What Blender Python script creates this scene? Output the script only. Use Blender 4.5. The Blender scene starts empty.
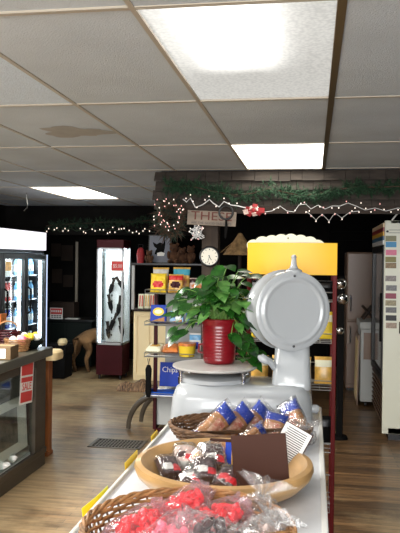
import bpy, bmesh, math, random
from math import pi, sin, cos, radians, sqrt
from mathutils import Vector, Matrix, Euler, Quaternion
random.seed(7)
C = bpy.context.scene.collection
sc = bpy.context.scene

# ------------------------------------------------------------------ camera calibration
F = 690.0; EYE = 1.63
CAMR = Matrix.Rotation(radians(9.3), 3, 'Z') @ Matrix.Rotation(radians(90-.48), 3, 'X') @ Matrix.Rotation(radians(.7), 3, 'Z')
def at(px, py, x=None, y=None, z=None):
    d = CAMR @ Vector(((px-200)/F, (266.5-py)/F, -1))
    t = x/d.x if x is not None else (y/d.y if y is not None else (z-EYE)/d.z)
    return Vector((0, 0, EYE)) + d*t

# ------------------------------------------------------------------ materials
def lin(c):
    return tuple((v/255/12.92 if v/255 <= .04045 else ((v/255+.055)/1.055)**2.4) for v in c)
def mat(name, col, rough=.5, metal=0., noise=None, bump=None, emit=0, coat=0, col2=None, spec=.5, trans=0, alpha=1):
    m = bpy.data.materials.new(name); m.use_nodes = True
    nt = m.node_tree; b = nt.nodes['Principled BSDF']
    c = lin(col)
    b.inputs['Base Color'].default_value = (*c, 1)
    b.inputs['Roughness'].default_value = rough
    b.inputs['Metallic'].default_value = metal
    b.inputs['Specular IOR Level'].default_value = spec
    b.inputs['Coat Weight'].default_value = coat
    b.inputs['Transmission Weight'].default_value = trans
    b.inputs['Alpha'].default_value = alpha
    if emit:
        b.inputs['Emission Color'].default_value = (*c, 1); b.inputs['Emission Strength'].default_value = emit
    tc = nt.nodes.new('ShaderNodeTexCoord')
    if noise:
        s, amt = noise[0], noise[1]
        n = nt.nodes.new('ShaderNodeTexNoise'); n.inputs['Scale'].default_value = s; n.inputs['Detail'].default_value = 5
        mp = nt.nodes.new('ShaderNodeMapping')
        if len(noise) > 2: mp.inputs['Scale'].default_value = noise[2]
        nt.links.new(tc.outputs['Object'], mp.inputs[0]); nt.links.new(mp.outputs[0], n.inputs['Vector'])
        r = nt.nodes.new('ShaderNodeValToRGB')
        c2 = lin(col2) if col2 else tuple(v*(1-amt) for v in c)
        r.color_ramp.elements[0].color = (*c2, 1); r.color_ramp.elements[1].color = (*(c if col2 else tuple(min(1, v*(1+amt*.6)) for v in c)), 1)
        r.color_ramp.elements[0].position = .35; r.color_ramp.elements[1].position = .65
        nt.links.new(n.outputs['Fac'], r.inputs[0]); nt.links.new(r.outputs[0], b.inputs['Base Color'])
    if bump:
        n = nt.nodes.new('ShaderNodeTexNoise'); n.inputs['Scale'].default_value = bump[0]; n.inputs['Detail'].default_value = 4
        nt.links.new(tc.outputs['Object'], n.inputs['Vector'])
        bp = nt.nodes.new('ShaderNodeBump'); bp.inputs['Strength'].default_value = bump[1]; bp.inputs['Distance'].default_value = .02
        nt.links.new(n.outputs['Fac'], bp.inputs['Height']); nt.links.new(bp.outputs[0], b.inputs['Normal'])
    return m
def film(name, tint=(255, 255, 255), body=.08, rough=.12, bump=(45, .5), edge=.5, fr=.55, g0=.07):
    """thin clear plastic: mostly see-through, glossy glints, milky where it turns edge-on"""
    m = bpy.data.materials.new(name); m.use_nodes = True; nt = m.node_tree
    for n in list(nt.nodes): nt.nodes.remove(n)
    out = nt.nodes.new('ShaderNodeOutputMaterial')
    t = nt.nodes.new('ShaderNodeBsdfTransparent'); t.inputs[0].default_value = (*lin(tint), 1)
    df = nt.nodes.new('ShaderNodeBsdfDiffuse'); df.inputs[0].default_value = (*[v*.9 for v in lin(tint)], 1)
    tl = nt.nodes.new('ShaderNodeBsdfTranslucent'); tl.inputs[0].default_value = (*[v*.9 for v in lin(tint)], 1)
    gl = nt.nodes.new('ShaderNodeBsdfGlossy'); gl.inputs['Roughness'].default_value = rough
    lw = nt.nodes.new('ShaderNodeLayerWeight'); lw.inputs['Blend'].default_value = .3
    m0 = nt.nodes.new('ShaderNodeMixShader'); m0.inputs[0].default_value = .5
    nt.links.new(df.outputs[0], m0.inputs[1]); nt.links.new(tl.outputs[0], m0.inputs[2])
    ma = nt.nodes.new('ShaderNodeMath'); ma.operation = 'MULTIPLY_ADD'; ma.inputs[1].default_value = edge*.5; ma.inputs[2].default_value = body; ma.use_clamp = True
    nt.links.new(lw.outputs['Facing'], ma.inputs[0])
    m1 = nt.nodes.new('ShaderNodeMixShader'); nt.links.new(ma.outputs[0], m1.inputs[0]); nt.links.new(t.outputs[0], m1.inputs[1]); nt.links.new(m0.outputs[0], m1.inputs[2])
    m2 = nt.nodes.new('ShaderNodeMixShader'); mf = nt.nodes.new('ShaderNodeMath'); mf.operation = 'MULTIPLY_ADD'; mf.inputs[1].default_value = fr; mf.inputs[2].default_value = g0; mf.use_clamp = True
    nt.links.new(lw.outputs['Fresnel'], mf.inputs[0]); nt.links.new(mf.outputs[0], m2.inputs[0])
    nt.links.new(m1.outputs[0], m2.inputs[1]); nt.links.new(gl.outputs[0], m2.inputs[2]); nt.links.new(m2.outputs[0], out.inputs[0])
    if bump:
        tc = nt.nodes.new('ShaderNodeTexCoord'); n = nt.nodes.new('ShaderNodeTexNoise'); n.inputs['Scale'].default_value = bump[0]; n.inputs['Distortion'].default_value = 1.5
        nt.links.new(tc.outputs['Object'], n.inputs['Vector'])
        bp = nt.nodes.new('ShaderNodeBump'); bp.inputs['Strength'].default_value = bump[1]; bp.inputs['Distance'].default_value = .02
        nt.links.new(n.outputs['Fac'], bp.inputs['Height'])
        for q in (gl, lw): nt.links.new(bp.outputs[0], q.inputs['Normal'])
    return m
def emis(name, col, s):
    m = bpy.data.materials.new(name); m.use_nodes = True; nt = m.node_tree
    b = nt.nodes['Principled BSDF']; b.inputs['Base Color'].default_value = (.5, .5, .5, 1)
    b.inputs['Emission Color'].default_value = (*lin(col), 1); b.inputs['Emission Strength'].default_value = s
    return m

def brick_mat(name, c1, c2, cm, bw, rh, ms, rough, noise_s, rot=0, worn_glare=None, bumpst=.15, spec=.5):
    m = bpy.data.materials.new(name); m.use_nodes = True; nt = m.node_tree; b = nt.nodes['Principled BSDF']
    tc = nt.nodes.new('ShaderNodeTexCoord'); mp = nt.nodes.new('ShaderNodeMapping'); mp.inputs['Rotation'].default_value = (0, 0, rot)
    nt.links.new(tc.outputs['Object'], mp.inputs[0])
    br = nt.nodes.new('ShaderNodeTexBrick'); br.inputs['Scale'].default_value = 1; br.inputs['Brick Width'].default_value = bw
    br.inputs['Row Height'].default_value = rh; br.inputs['Mortar Size'].default_value = ms; br.offset = .37
    br.inputs['Color1'].default_value = (*lin(c1), 1); br.inputs['Color2'].default_value = (*lin(c2), 1); br.inputs['Mortar'].default_value = (*lin(cm), 1)
    nt.links.new(mp.outputs[0], br.inputs['Vector'])
    n = nt.nodes.new('ShaderNodeTexNoise'); n.inputs['Scale'].default_value = noise_s; n.inputs['Detail'].default_value = 6
    mp2 = nt.nodes.new('ShaderNodeMapping'); mp2.inputs['Scale'].default_value = (1, 8, 1) if not rot else (8, 1, 1)
    nt.links.new(tc.outputs['Object'], mp2.inputs[0]); nt.links.new(mp2.outputs[0], n.inputs['Vector'])
    mr = nt.nodes.new('ShaderNodeMapRange'); mr.inputs[1].default_value = .3; mr.inputs[2].default_value = .7; mr.inputs[3].default_value = .5; mr.inputs[4].default_value = 1.35
    nt.links.new(n.outputs['Fac'], mr.inputs[0])
    mx = nt.nodes.new('ShaderNodeMix'); mx.data_type = 'RGBA'; mx.blend_type = 'MULTIPLY'; mx.inputs[0].default_value = 1
    nt.links.new(br.outputs['Color'], mx.inputs[6]); nt.links.new(mr.outputs[0], mx.inputs[7])
    last = mx.outputs[2]
    if worn_glare:
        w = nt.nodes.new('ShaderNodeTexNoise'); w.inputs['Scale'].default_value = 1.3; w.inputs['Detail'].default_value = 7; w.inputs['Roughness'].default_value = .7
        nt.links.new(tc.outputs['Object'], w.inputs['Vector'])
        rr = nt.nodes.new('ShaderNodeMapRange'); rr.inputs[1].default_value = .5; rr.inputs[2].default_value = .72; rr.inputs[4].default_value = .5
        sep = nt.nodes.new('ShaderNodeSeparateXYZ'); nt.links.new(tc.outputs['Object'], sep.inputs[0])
        wx = nt.nodes.new('ShaderNodeMapRange'); wx.inputs[1].default_value = -.6; wx.inputs[2].default_value = -2.2; wx.inputs[3].default_value = -.1; wx.inputs[4].default_value = .14  # noise wear is pushed up at near left: floor glare painted into the colour
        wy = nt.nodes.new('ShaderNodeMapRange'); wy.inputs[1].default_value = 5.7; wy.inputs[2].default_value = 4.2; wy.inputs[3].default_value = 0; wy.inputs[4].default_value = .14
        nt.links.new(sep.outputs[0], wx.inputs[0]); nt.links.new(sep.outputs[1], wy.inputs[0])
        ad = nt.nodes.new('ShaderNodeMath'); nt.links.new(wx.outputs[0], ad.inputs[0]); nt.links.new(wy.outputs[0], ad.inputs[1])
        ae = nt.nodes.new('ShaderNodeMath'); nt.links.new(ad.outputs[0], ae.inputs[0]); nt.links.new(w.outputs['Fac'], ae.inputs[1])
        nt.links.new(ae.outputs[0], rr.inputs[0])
        m4 = nt.nodes.new('ShaderNodeMix'); m4.data_type = 'RGBA'; m4.blend_type = 'MULTIPLY'; m4.inputs[0].default_value = .8; m4.inputs[6].default_value = (*lin(worn_glare), 1); nt.links.new(mr.outputs[0], m4.inputs[7])
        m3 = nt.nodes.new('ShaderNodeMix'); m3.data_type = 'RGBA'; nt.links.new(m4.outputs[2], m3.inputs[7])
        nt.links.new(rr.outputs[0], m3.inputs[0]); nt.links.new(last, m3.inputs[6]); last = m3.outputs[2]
    nt.links.new(last, b.inputs['Base Color'])
    b.inputs['Roughness'].default_value = rough; b.inputs['Specular IOR Level'].default_value = spec
    bp = nt.nodes.new('ShaderNodeBump'); bp.inputs['Strength'].default_value = bumpst; bp.inputs['Distance'].default_value = .004; bp.invert = True
    nt.links.new(br.outputs['Fac'], bp.inputs['Height']); nt.links.new(bp.outputs[0], b.inputs['Normal'])
    return m

M = {}
M['floor'] = brick_mat('worn_glare_strip_floor', (132, 100, 67), (86, 64, 43), (32, 25, 19), 1.1, .058, .0026, .32, 3.0, 0, (196, 172, 132))  # last colour: pale wear plus light glare painted in at near left
M['dark_wall'] = brick_mat('dark_plank_wall', (20, 18, 17), (15, 14, 13), (7, 6, 6), 3, .14, .004, .8, 4, spec=.1)
M['pale_wall'] = mat('off_white_wall', (200, 192, 178), .8, noise=(3, .08))
M['tile'] = mat('ceiling_tile', (192, 200, 207), .95, noise=(2.2, .08), bump=(160, .35))
M['rail'] = mat('ceiling_rail', (170, 160, 144), .5)
M['rail_dark'] = mat('tarnished_rail', (104, 88, 62), .4, metal=.5)
M['stain'] = mat('water_stain', (166, 162, 154), .95, noise=(9, .12))
M['shake'] = mat('dark_shake', (58, 50, 44), .75, noise=(9, .35, (1, 1, 4)))
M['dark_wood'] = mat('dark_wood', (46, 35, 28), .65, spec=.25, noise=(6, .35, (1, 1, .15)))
M['post_wood'] = mat('weathered_post', (58, 46, 37), .75, noise=(14, .35, (1, 1, .1)))
M['counter_wood'] = mat('grey_brown_wood', (70, 61, 49), .5, noise=(9, .25, (1, .2, 1)))
M['counter_top'] = mat('counter_top', (78, 77, 66), .3, noise=(7, .15))
M['oak'] = mat('orange_oak', (150, 88, 44), .5, noise=(14, .25, (1, 1, .15)))
M['cream'] = mat('cream_vinyl', (222, 198, 150), .6)
M['cream_paint'] = mat('cream_paint', (246, 224, 178), .5)
M['black'] = mat('black_plastic', (18, 18, 20), .4)
M['black_matte'] = mat('black_matte', (10, 9, 9), .85, spec=.15)
M['white'] = mat('white_enamel', (226, 226, 222), .3)
M['appliance'] = mat('white_appliance', (214, 214, 196), .35, noise=(2, .03))
M['grey_white'] = mat('grey_white_freezer', (176, 178, 176), .4)
M['tan_panel'] = mat('tan_panel', (128, 104, 88), .35)
M['table'] = mat('white_laminate', (212, 214, 218), .32, noise=(18, .05))
M['scale'] = mat('porcelain_enamel', (158, 161, 163), .2, coat=.25)
M['plate'] = mat('scale_plate', (172, 169, 164), .3)
M['chrome'] = mat('chrome', (210, 210, 210), .15, metal=1)
M['steel'] = mat('brushed_steel', (170, 172, 172), .35, metal=1)
M['alu'] = mat('aluminium', (196, 200, 204), .35, metal=.7)
M['dark_steel'] = mat('dark_steel', (72, 72, 74), .35, metal=1)
M['vent_metal'] = mat('vent_metal', (96, 88, 78), .5, metal=.3)
M['maroon'] = mat('maroon_paint', (58, 9, 17), .5, spec=.2, noise=(5, .12))
M['red_post'] = mat('red_post', (88, 12, 13), .5, spec=.15)
M['yellow'] = mat('yellow_card', (242, 182, 12), .45)
M['cream_card'] = mat('cream_card', (240, 236, 206), .6)
M['pot'] = mat('red_glaze', (112, 8, 20), .3, coat=.15)
M['soil'] = mat('potting_soil', (30, 22, 16), .95, bump=(80, .8))
M['leaf'] = mat('pothos_leaf', (36, 84, 24), .26, noise=(18, 0, (1, 1, 1)), col2=(12, 42, 12))
M['leaf2'] = mat('pothos_leaf_light', (96, 140, 70), .28, noise=(30, 0, (1, 1, 1)), col2=(44, 96, 34))
M['stem'] = mat('green_stem', (86, 120, 50), .5)
M['pine'] = mat('garland_green', (44, 78, 52), .7)
M['pine_dark'] = mat('dark_garland', (24, 42, 30), .8)
M['twig'] = mat('brown_twig', (66, 48, 34), .8)
M['wicker'] = mat('wicker', (156, 112, 68), .55, noise=(30, .4))
M['wicker_dark'] = mat('dark_wicker', (104, 74, 48), .6, noise=(30, .4))
M['bowl'] = mat('bamboo_bowl', (190, 150, 98), .36, noise=(7, .16, (1, 1, 5)), coat=.3)
M['choc'] = mat('chocolate_card', (58, 32, 22), .7, spec=.2)
M['paper'] = mat('white_paper', (228, 226, 222), .8)
M['ink'] = mat('grey_ink', (70, 70, 74), .8)
M['film'] = film('cellophane', body=.03, edge=.4, bump=(28, .3), fr=.3, g0=.03)
M['film_pink'] = film('pink_cellophane', (255, 244, 246), .07, edge=.25, bump=(28, .3), fr=.3, g0=.04)
M['film_soft'] = film('pouch_film', (252, 252, 252), .01, .1, edge=.15)
M['glass'] = film('window_glass', (244, 249, 247), .0, .03, None, 0, .16)
M['candy_red'] = mat('red_candy', (232, 34, 48), .3, noise=(60, .25))
M['candy_pink'] = mat('pink_candy', (238, 118, 140), .35, noise=(60, .2))
M['candy_dark'] = mat('dark_candy', (60, 28, 30), .3, noise=(50, .5))
M['candy_white'] = mat('pale_candy', (222, 196, 186), .4, noise=(50, .3))
M['blue'] = mat('blue_wrap', (26, 62, 170), .5, spec=.25)
M['blue2'] = mat('blue_card', (22, 80, 178), .55, spec=.2, noise=(7, .2))
M['sky'] = mat('pale_blue_wrap', (110, 170, 214), .3, noise=(20, .3))
M['teal'] = mat('teal_wrap', (76, 168, 190), .42, spec=.3)
M['cookie'] = mat('cookie', (176, 122, 70), .6, noise=(40, .3))
M['cookie_red'] = mat('cookie_label', (190, 96, 72), .4, noise=(60, 0), col2=(222, 190, 160))
M['silver'] = mat('silver_wrap', (206, 204, 196), .42, spec=.3)
M['chip_yellow'] = mat('yellow_wrap', (240, 208, 60), .42, spec=.3)
M['chip_gold'] = mat('gold_wrap', (226, 178, 88), .3, noise=(30, .25))
M['chip_red'] = mat('red_wrap', (206, 52, 50), .42, spec=.3)
M['orange'] = mat('orange_wrap', (214, 128, 66), .35, noise=(30, .3))
M['cardboard'] = mat('cardboard', (156, 122, 84), .8, noise=(5, .1))
M['brown_card'] = mat('brown_cardboard', (112, 90, 62), .8, noise=(5, .1))
M['red_print'] = mat('red_print', (206, 62, 58), .6)
M['tan_fur'] = mat('tan_fur', (134, 98, 60), .9, noise=(5, 0), col2=(78, 54, 32), bump=(120, .5))
M['green_dark'] = mat('dark_green_paint', (13, 22, 20), .6, spec=.2)
M['burlap'] = mat('striped_weave', (150, 116, 84), .9, noise=(16, 0, (4, 1, 1)), col2=(50, 34, 26))
M['straw'] = mat('straw', (176, 142, 96), .9, noise=(24, .4))
M['brown_fur'] = mat('brown_plush', (84, 54, 34), .95, noise=(20, .3))
M['red_cloth'] = mat('red_cloth', (150, 34, 40), .7, noise=(14, .3))
M['bulb'] = emis('warm_white_bulb', (255, 232, 214), 1.3)
M['bulb_pink'] = emis('pink_bulb', (255, 150, 140), 1.0)
M['cord'] = mat('white_cord', (206, 206, 206), .6)
M['cord_green'] = mat('green_cord', (36, 54, 36), .6)
M['header_sign'] = emis('fridge_header_light', (246, 242, 255), 1.0)
M['lit_edge'] = emis('lit_fridge_edge', (190, 212, 255), .9)  # edge strip glows by emission, in place of the fridge light falling on it
M['led'] = emis('cool_led', (226, 238, 255), 16)
M['case_led'] = emis('case_led', (236, 240, 255), 10)
M['fridge_in'] = mat('fridge_liner', (214, 222, 232), .5)
M['pegboard'] = mat('white_back', (232, 230, 232), .6)
M['yellow_tag'] = mat('yellow_tag', (252, 216, 40), .5)
M['lime_tag'] = mat('lime_tag', (226, 222, 40), .5)
M['orange_strip'] = mat('orange_strip', (232, 140, 70), .5)
M['stripe_y'] = mat('stripe_yellow', (226, 172, 44), .4)
M['stripe_m'] = mat('stripe_maroon', (138, 24, 38), .4)
M['stripe_t'] = mat('stripe_teal', (44, 86, 118), .4)
M['stripe_c'] = mat('stripe_cream', (226, 200, 160), .4)
M['dark_glass'] = mat('dark_glass', (14, 20, 24), .08)
M['louver'] = mat('brown_louver', (92, 70, 54), .5)
M['sign_wood'] = mat('weathered_sign', (128, 116, 104), .8, noise=(20, .25, (.2, 1, 1)))
M['rust_paint'] = mat('rust_lettering', (92, 44, 36), .8)
M['clock_face'] = mat('clock_face', (232, 228, 214), .6)
M['diffuser_off'] = mat('unlit_diffuser', (210, 222, 234), .5, bump=(140, .5), noise=(60, .06))
M['photo_print'] = mat('forest_print', (120, 108, 98), .4, noise=(12, 0, (1, 1, 1)), col2=(54, 52, 44))
M['portrait_bg'] = mat('portrait_ground', (104, 108, 122), .5, noise=(4, .15))

def diffuser_mat(name, base, tube_mix=.5):
    m = bpy.data.materials.new(name); m.use_nodes = True; nt = m.node_tree
    for n in list(nt.nodes): nt.nodes.remove(n)
    out = nt.nodes.new('ShaderNodeOutputMaterial')
    tc = nt.nodes.new('ShaderNodeTexCoord'); v = nt.nodes.new('ShaderNodeTexVoronoi'); v.inputs['Scale'].default_value = 70
    nt.links.new(tc.outputs['Object'], v.inputs['Vector'])
    mr = nt.nodes.new('ShaderNodeMapRange'); mr.inputs[1].default_value = 0; mr.inputs[2].default_value = .8
    mr.inputs[3].default_value = base*1.25; mr.inputs[4].default_value = base*.72
    nt.links.new(v.outputs['Distance'], mr.inputs[0])
    e = nt.nodes.new('ShaderNodeEmission'); e.inputs[0].default_value = (*lin((255, 252, 244)), 1)
    nt.links.new(mr.outputs[0], e.inputs[1])
    r = nt.nodes.new('ShaderNodeBsdfRefraction'); r.inputs['Roughness'].default_value = 1.0; r.inputs['IOR'].default_value = 1.25
    a = nt.nodes.new('ShaderNodeMixShader'); a.inputs[0].default_value = tube_mix
    nt.links.new(e.outputs[0], a.inputs[1]); nt.links.new(r.outputs[0], a.inputs[2]); nt.links.new(a.outputs[0], out.inputs[0])
    return m
M['diffuser'] = diffuser_mat('lit_prismatic_diffuser', .9, .6)
M['diffuser_far'] = emis('lit_far_diffuser', (255, 250, 236), 5)
M['tube'] = emis('fluorescent_tube', (255, 252, 246), 15)
M['reflector'] = mat('white_reflector', (150, 150, 148), .6)

# ------------------------------------------------------------------ mesh builder
class MB:
    def __init__(s): s.v = []; s.f = []; s.m = []; s.mi = 0
    def add(s, vs, fs):
        o = len(s.v); s.v += [tuple(v) for v in vs]
        for f in fs: s.f.append(tuple(i+o for i in f)); s.m.append(s.mi)
        return s
    def box(s, x0, x1, y0, y1, z0, z1):
        return s.add([(x0,y0,z0),(x1,y0,z0),(x1,y1,z0),(x0,y1,z0),(x0,y0,z1),(x1,y0,z1),(x1,y1,z1),(x0,y1,z1)],
                     [(0,3,2,1),(4,5,6,7),(0,1,5,4),(1,2,6,5),(2,3,7,6),(3,0,4,7)])
    def cbox(s, c, d, rot=None):
        x, y, z = (q/2 for q in d)
        vs = [Vector(p) for p in ((-x,-y,-z),(x,-y,-z),(x,y,-z),(-x,y,-z),(-x,-y,z),(x,-y,z),(x,y,z),(-x,y,z))]
        if rot is not None: vs = [rot @ p for p in vs]
        return s.add([p+Vector(c) for p in vs], [(0,3,2,1),(4,5,6,7),(0,1,5,4),(1,2,6,5),(2,3,7,6),(3,0,4,7)])
    def tube(s, pts, r, seg=8, closed=False, cap=True):
        pts = [Vector(p) for p in pts]; n = len(pts)
        rs = r if isinstance(r, (list, tuple)) else [r]*n
        up = None; rings = []
        for i, p in enumerate(pts):
            if closed: t = pts[(i+1) % n]-pts[i-1]
            else: t = pts[min(i+1, n-1)]-pts[max(i-1, 0)]
            if t.length < 1e-9: t = Vector((0, 0, 1))
            t.normalize()
            if up is None:
                up = t.orthogonal().normalized()
            else:
                up = up - t*up.dot(t)
                up = up.normalized() if up.length > 1e-6 else t.orthogonal().normalized()
            w = t.cross(up)
            rings.append([p+(up*cos(2*pi*k/seg)+w*sin(2*pi*k/seg))*rs[i] for k in range(seg)])
        vs = [q for ring in rings for q in ring]; fs = []
        for i in range(n if closed else n-1):
            a = i*seg; b = ((i+1) % n)*seg
            for k in range(seg): fs.append((a+k, a+(k+1) % seg, b+(k+1) % seg, b+k))
        if cap and not closed:
            fs.append(tuple(range(seg))[::-1]); fs.append(tuple((n-1)*seg+k for k in range(seg)))
        return s.add(vs, fs)
    def lathe(s, prof, seg=32, mtx=None, c=(0, 0, 0)):
        vs = []; fs = []; n = len(prof)
        for (r, z) in prof:
            for k in range(seg):
                p = Vector((r*cos(2*pi*k/seg), r*sin(2*pi*k/seg), z))
                vs.append((mtx @ p if mtx else p)+Vector(c))
        for i in range(n-1):
            for k in range(seg): fs.append((i*seg+k, i*seg+(k+1) % seg, (i+1)*seg+(k+1) % seg, (i+1)*seg+k))
        if prof[0][0] > 1e-5: fs.append(tuple(range(seg))[::-1])
        if prof[-1][0] > 1e-5: fs.append(tuple((n-1)*seg+k for k in range(seg)))
        return s.add(vs, fs)
    def ell(s, c, r, seg=12, rings=8, rot=None):
        if not isinstance(r, (tuple, list)): r = (r, r, r)
        vs = []; fs = []
        for i in range(rings+1):
            a = pi*i/rings
            for k in range(seg):
                p = Vector((r[0]*sin(a)*cos(2*pi*k/seg), r[1]*sin(a)*sin(2*pi*k/seg), -r[2]*cos(a)))
                if rot is not None: p = rot @ p
                vs.append(p+Vector(c))
        for i in range(rings):
            for k in range(seg): fs.append((i*seg+k, i*seg+(k+1) % seg, (i+1)*seg+(k+1) % seg, (i+1)*seg+k))
        return s.add(vs, fs)
    def loft(s, secs, cap=True):                      # list of equal-length rings
        n = len(secs[0]); vs = [p for q in secs for p in q]; fs = []
        for i in range(len(secs)-1):
            for k in range(n): fs.append((i*n+k, i*n+(k+1) % n, (i+1)*n+(k+1) % n, (i+1)*n+k))
        if cap: fs.append(tuple(range(n))[::-1]); fs.append(tuple((len(secs)-1)*n+k for k in range(n)))
        return s.add(vs, fs)
    def prism(s, poly, h, mtx=None):                  # polygon in XY, extruded along +Z by h
        n = len(poly); vs = [Vector((x, y, 0)) for x, y in poly]+[Vector((x, y, h)) for x, y in poly]
        if mtx: vs = [mtx @ v for v in vs]
        fs = [tuple(range(n))[::-1], tuple(range(n, 2*n))]+[(k, (k+1) % n, n+(k+1) % n, n+k) for k in range(n)]
        return s.add(vs, fs)
    def build(s, name, mats, parent=None, loc=None, bevel=0, smooth=40, label=None, kind=None, rot=None, subsurf=0):
        me = bpy.data.meshes.new(name); me.from_pydata(s.v, [], s.f)
        if not isinstance(mats, (list, tuple)): mats = [mats]
        for q in mats: me.materials.append(M[q] if isinstance(q, str) else q)
        for p, i in zip(me.polygons, s.m): p.material_index = min(i, len(mats)-1)
        bm = bmesh.new(); bm.from_mesh(me); bmesh.ops.recalc_face_normals(bm, faces=bm.faces); bm.to_mesh(me); bm.free()
        if smooth:
            for p in me.polygons: p.use_smooth = True
            me.set_sharp_from_angle(angle=radians(smooth))
        me.update()
        o = bpy.data.objects.new(name, me); C.objects.link(o)
        if parent: o.parent = parent
        if loc is not None: o.location = loc
        if rot is not None: o.rotation_euler = rot
        if bevel:
            b = o.modifiers.new('bevel', 'BEVEL'); b.width = bevel; b.segments = 2; b.limit_method = 'ANGLE'
        if subsurf:
            b = o.modifiers.new('sub', 'SUBSURF'); b.levels = subsurf; b.render_levels = subsurf
        if label: o['label'] = label
        if kind: o['kind'] = kind
        return o
def thing(name, label, cat, loc=(0, 0, 0), rot=(0, 0, 0), group=None):
    o = bpy.data.objects.new(name, None); C.objects.link(o); o.empty_display_size = .05
    o.location = loc; o.rotation_euler = rot; o['label'] = label; o['category'] = cat
    if group: o['group'] = group
    return o
def tag(o, label, cat, group=None, kind=None):
    o['label'] = label; o['category'] = cat
    if group: o['group'] = group
    if kind: o['kind'] = kind
    return o
def dup(root, loc, rot=None, label=None, group=None):
    r = root.copy(); C.objects.link(r); r.location = loc
    if rot is not None: r.rotation_euler = rot
    if label: r['label'] = label
    if group: r['group'] = group
    for ch in list(root.children):
        c = ch.copy(); C.objects.link(c); c.parent = r
        for g in list(ch.children):
            d = g.copy(); C.objects.link(d); d.parent = c
    return r
def struct(name, mb, m, **k):
    o = mb.build(name, m, **k); o['kind'] = 'structure'; return o
def lettering(body, size, m, parent, loc, rot, name='lettering', sx=1, depth=.0008, align='CENTER'):
    cu = bpy.data.curves.new('t', 'FONT'); cu.body = body; cu.size = size; cu.extrude = depth; cu.align_x = align; cu.align_y = 'CENTER'; cu.resolution_u = 2
    t = bpy.data.objects.new('t', cu); C.objects.link(t)
    bpy.context.view_layer.update()
    me = bpy.data.meshes.new_from_object(t.evaluated_get(bpy.context.evaluated_depsgraph_get()))
    bpy.data.objects.remove(t); bpy.data.curves.remove(cu)
    me.materials.clear(); me.materials.append(M[m])
    o = bpy.data.objects.new(name, me); C.objects.link(o); o.parent = parent; o.location = loc; o.rotation_euler = rot; o.scale = (sx, 1, 1)
    return o
FRONT = (pi/2, 0, 0)            # text facing -Y
SIDE = (pi/2, 0, pi/2)          # text facing +X
def rrect(w, d, r, z, n=5, cx=0, cy=0):
    out = []
    for (sx, sy, a0) in ((1, 1, 0), (-1, 1, pi/2), (-1, -1, pi), (1, -1, 3*pi/2)):
        for k in range(n):
            a = a0+pi/2*k/(n-1)
            out.append(Vector((cx+sx*(w/2-r)+r*cos(a), cy+sy*(d/2-r)+r*sin(a), z)))
    return out

# ================================================================== SETTING
XL, XR, YF, YB, ZC = -4.45, 2.3, -3.0, 11.0, 2.4
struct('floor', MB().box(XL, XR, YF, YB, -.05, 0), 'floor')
struct('wall_left', MB().box(XL-.1, XL, YF, YB, 0, 2.6), 'dark_wall')
struct('wall_right', MB().box(XR, XR+.1, YF, YB, 0, 2.6), 'dark_wall')
struct('wall_back', MB().box(XL-.1, XR+.1, YB, YB+.1, 0, 2.6), 'dark_wall')
struct('wall_front', MB().box(XL-.1, XR+.1, YF-.1, YF, 0, 2.6), 'pale_wall')
struct('baseboard_left', MB().box(XL, XL+.02, YF, YB, 0, .1), 'dark_wood')
# ceiling: tiles in a T-bar grid, light cells left open
xs = [.065-.62*k for k in range(8)][::-1]; xs = [XL]+xs+[.685, 1.305, 1.925, XR]
xs = sorted(x for x in xs if XL <= x <= XR)
ys = [YF, -1.66, -.43, .81, 2.05, 3.29, 4.53, 5.76, 7.02, 8.45, 9.7, YB]
def cell(x, y):
    i = max(k for k in range(len(xs)-1) if xs[k] <= x); j = max(k for k in range(len(ys)-1) if ys[k] <= y)
    return i, j
LC = {'big': (-.3, 2.5), 'mid': (-.3, 5), 'left': (-2.8, 7.5), 'dim': (-1.5, 2.5)}
cells = {cell(*v) for v in LC.values()}
cl = MB()
for i in range(len(xs)-1):
    for j in range(len(ys)-1):
        if (i, j) in cells: continue
        dz = random.uniform(0, .004)
        cl.box(xs[i]+.004, xs[i+1]-.004, ys[j]+.004, ys[j+1]-.004, ZC+dz, ZC+dz+.016)
struct('ceiling', cl, 'tile', smooth=0)
struct('ceiling_deck', MB().box(XL-.1, XR+.1, YF-.1, YB+.1, 2.62, 2.66), 'dark_wood')
rl = MB()
for x in xs[1:-1]:
    if abs(x-.065) > .01: rl.box(x-.009, x+.009, YF, YB, ZC-.004, ZC+.012)
for y in ys[1:-1]: rl.box(XL, XR, y-.011, y+.011, ZC-.0035, ZC+.012)
struct('trim_1', rl, 'rail', smooth=0)
struct('trim_2', MB().box(.065-.004, .065+.024, YF, YB, ZC-.008, ZC+.012), 'rail_dark', smooth=0)
# water stain on a tile (part of the tile, ragged outline)
st = MB(); n = 40
pc = at(75, 132, z=ZC)
ring = []
for k in range(n):
    a = 2*pi*k/n; rr = 1+.22*sin(3*a+1)+.12*sin(7*a)+random.uniform(-.05, .05)
    ring.append((pc.x+.21*rr*cos(a), pc.y+.16*rr*sin(a), ZC-.0012))
st.add(ring+[(x, y, z+.0008) for x, y, z in ring], [tuple(range(n))]+[(k, (k+1) % n, n+(k+1) % n, n+k) for k in range(n)])
struct('ceiling_stain', st, 'stain', smooth=0)

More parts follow.
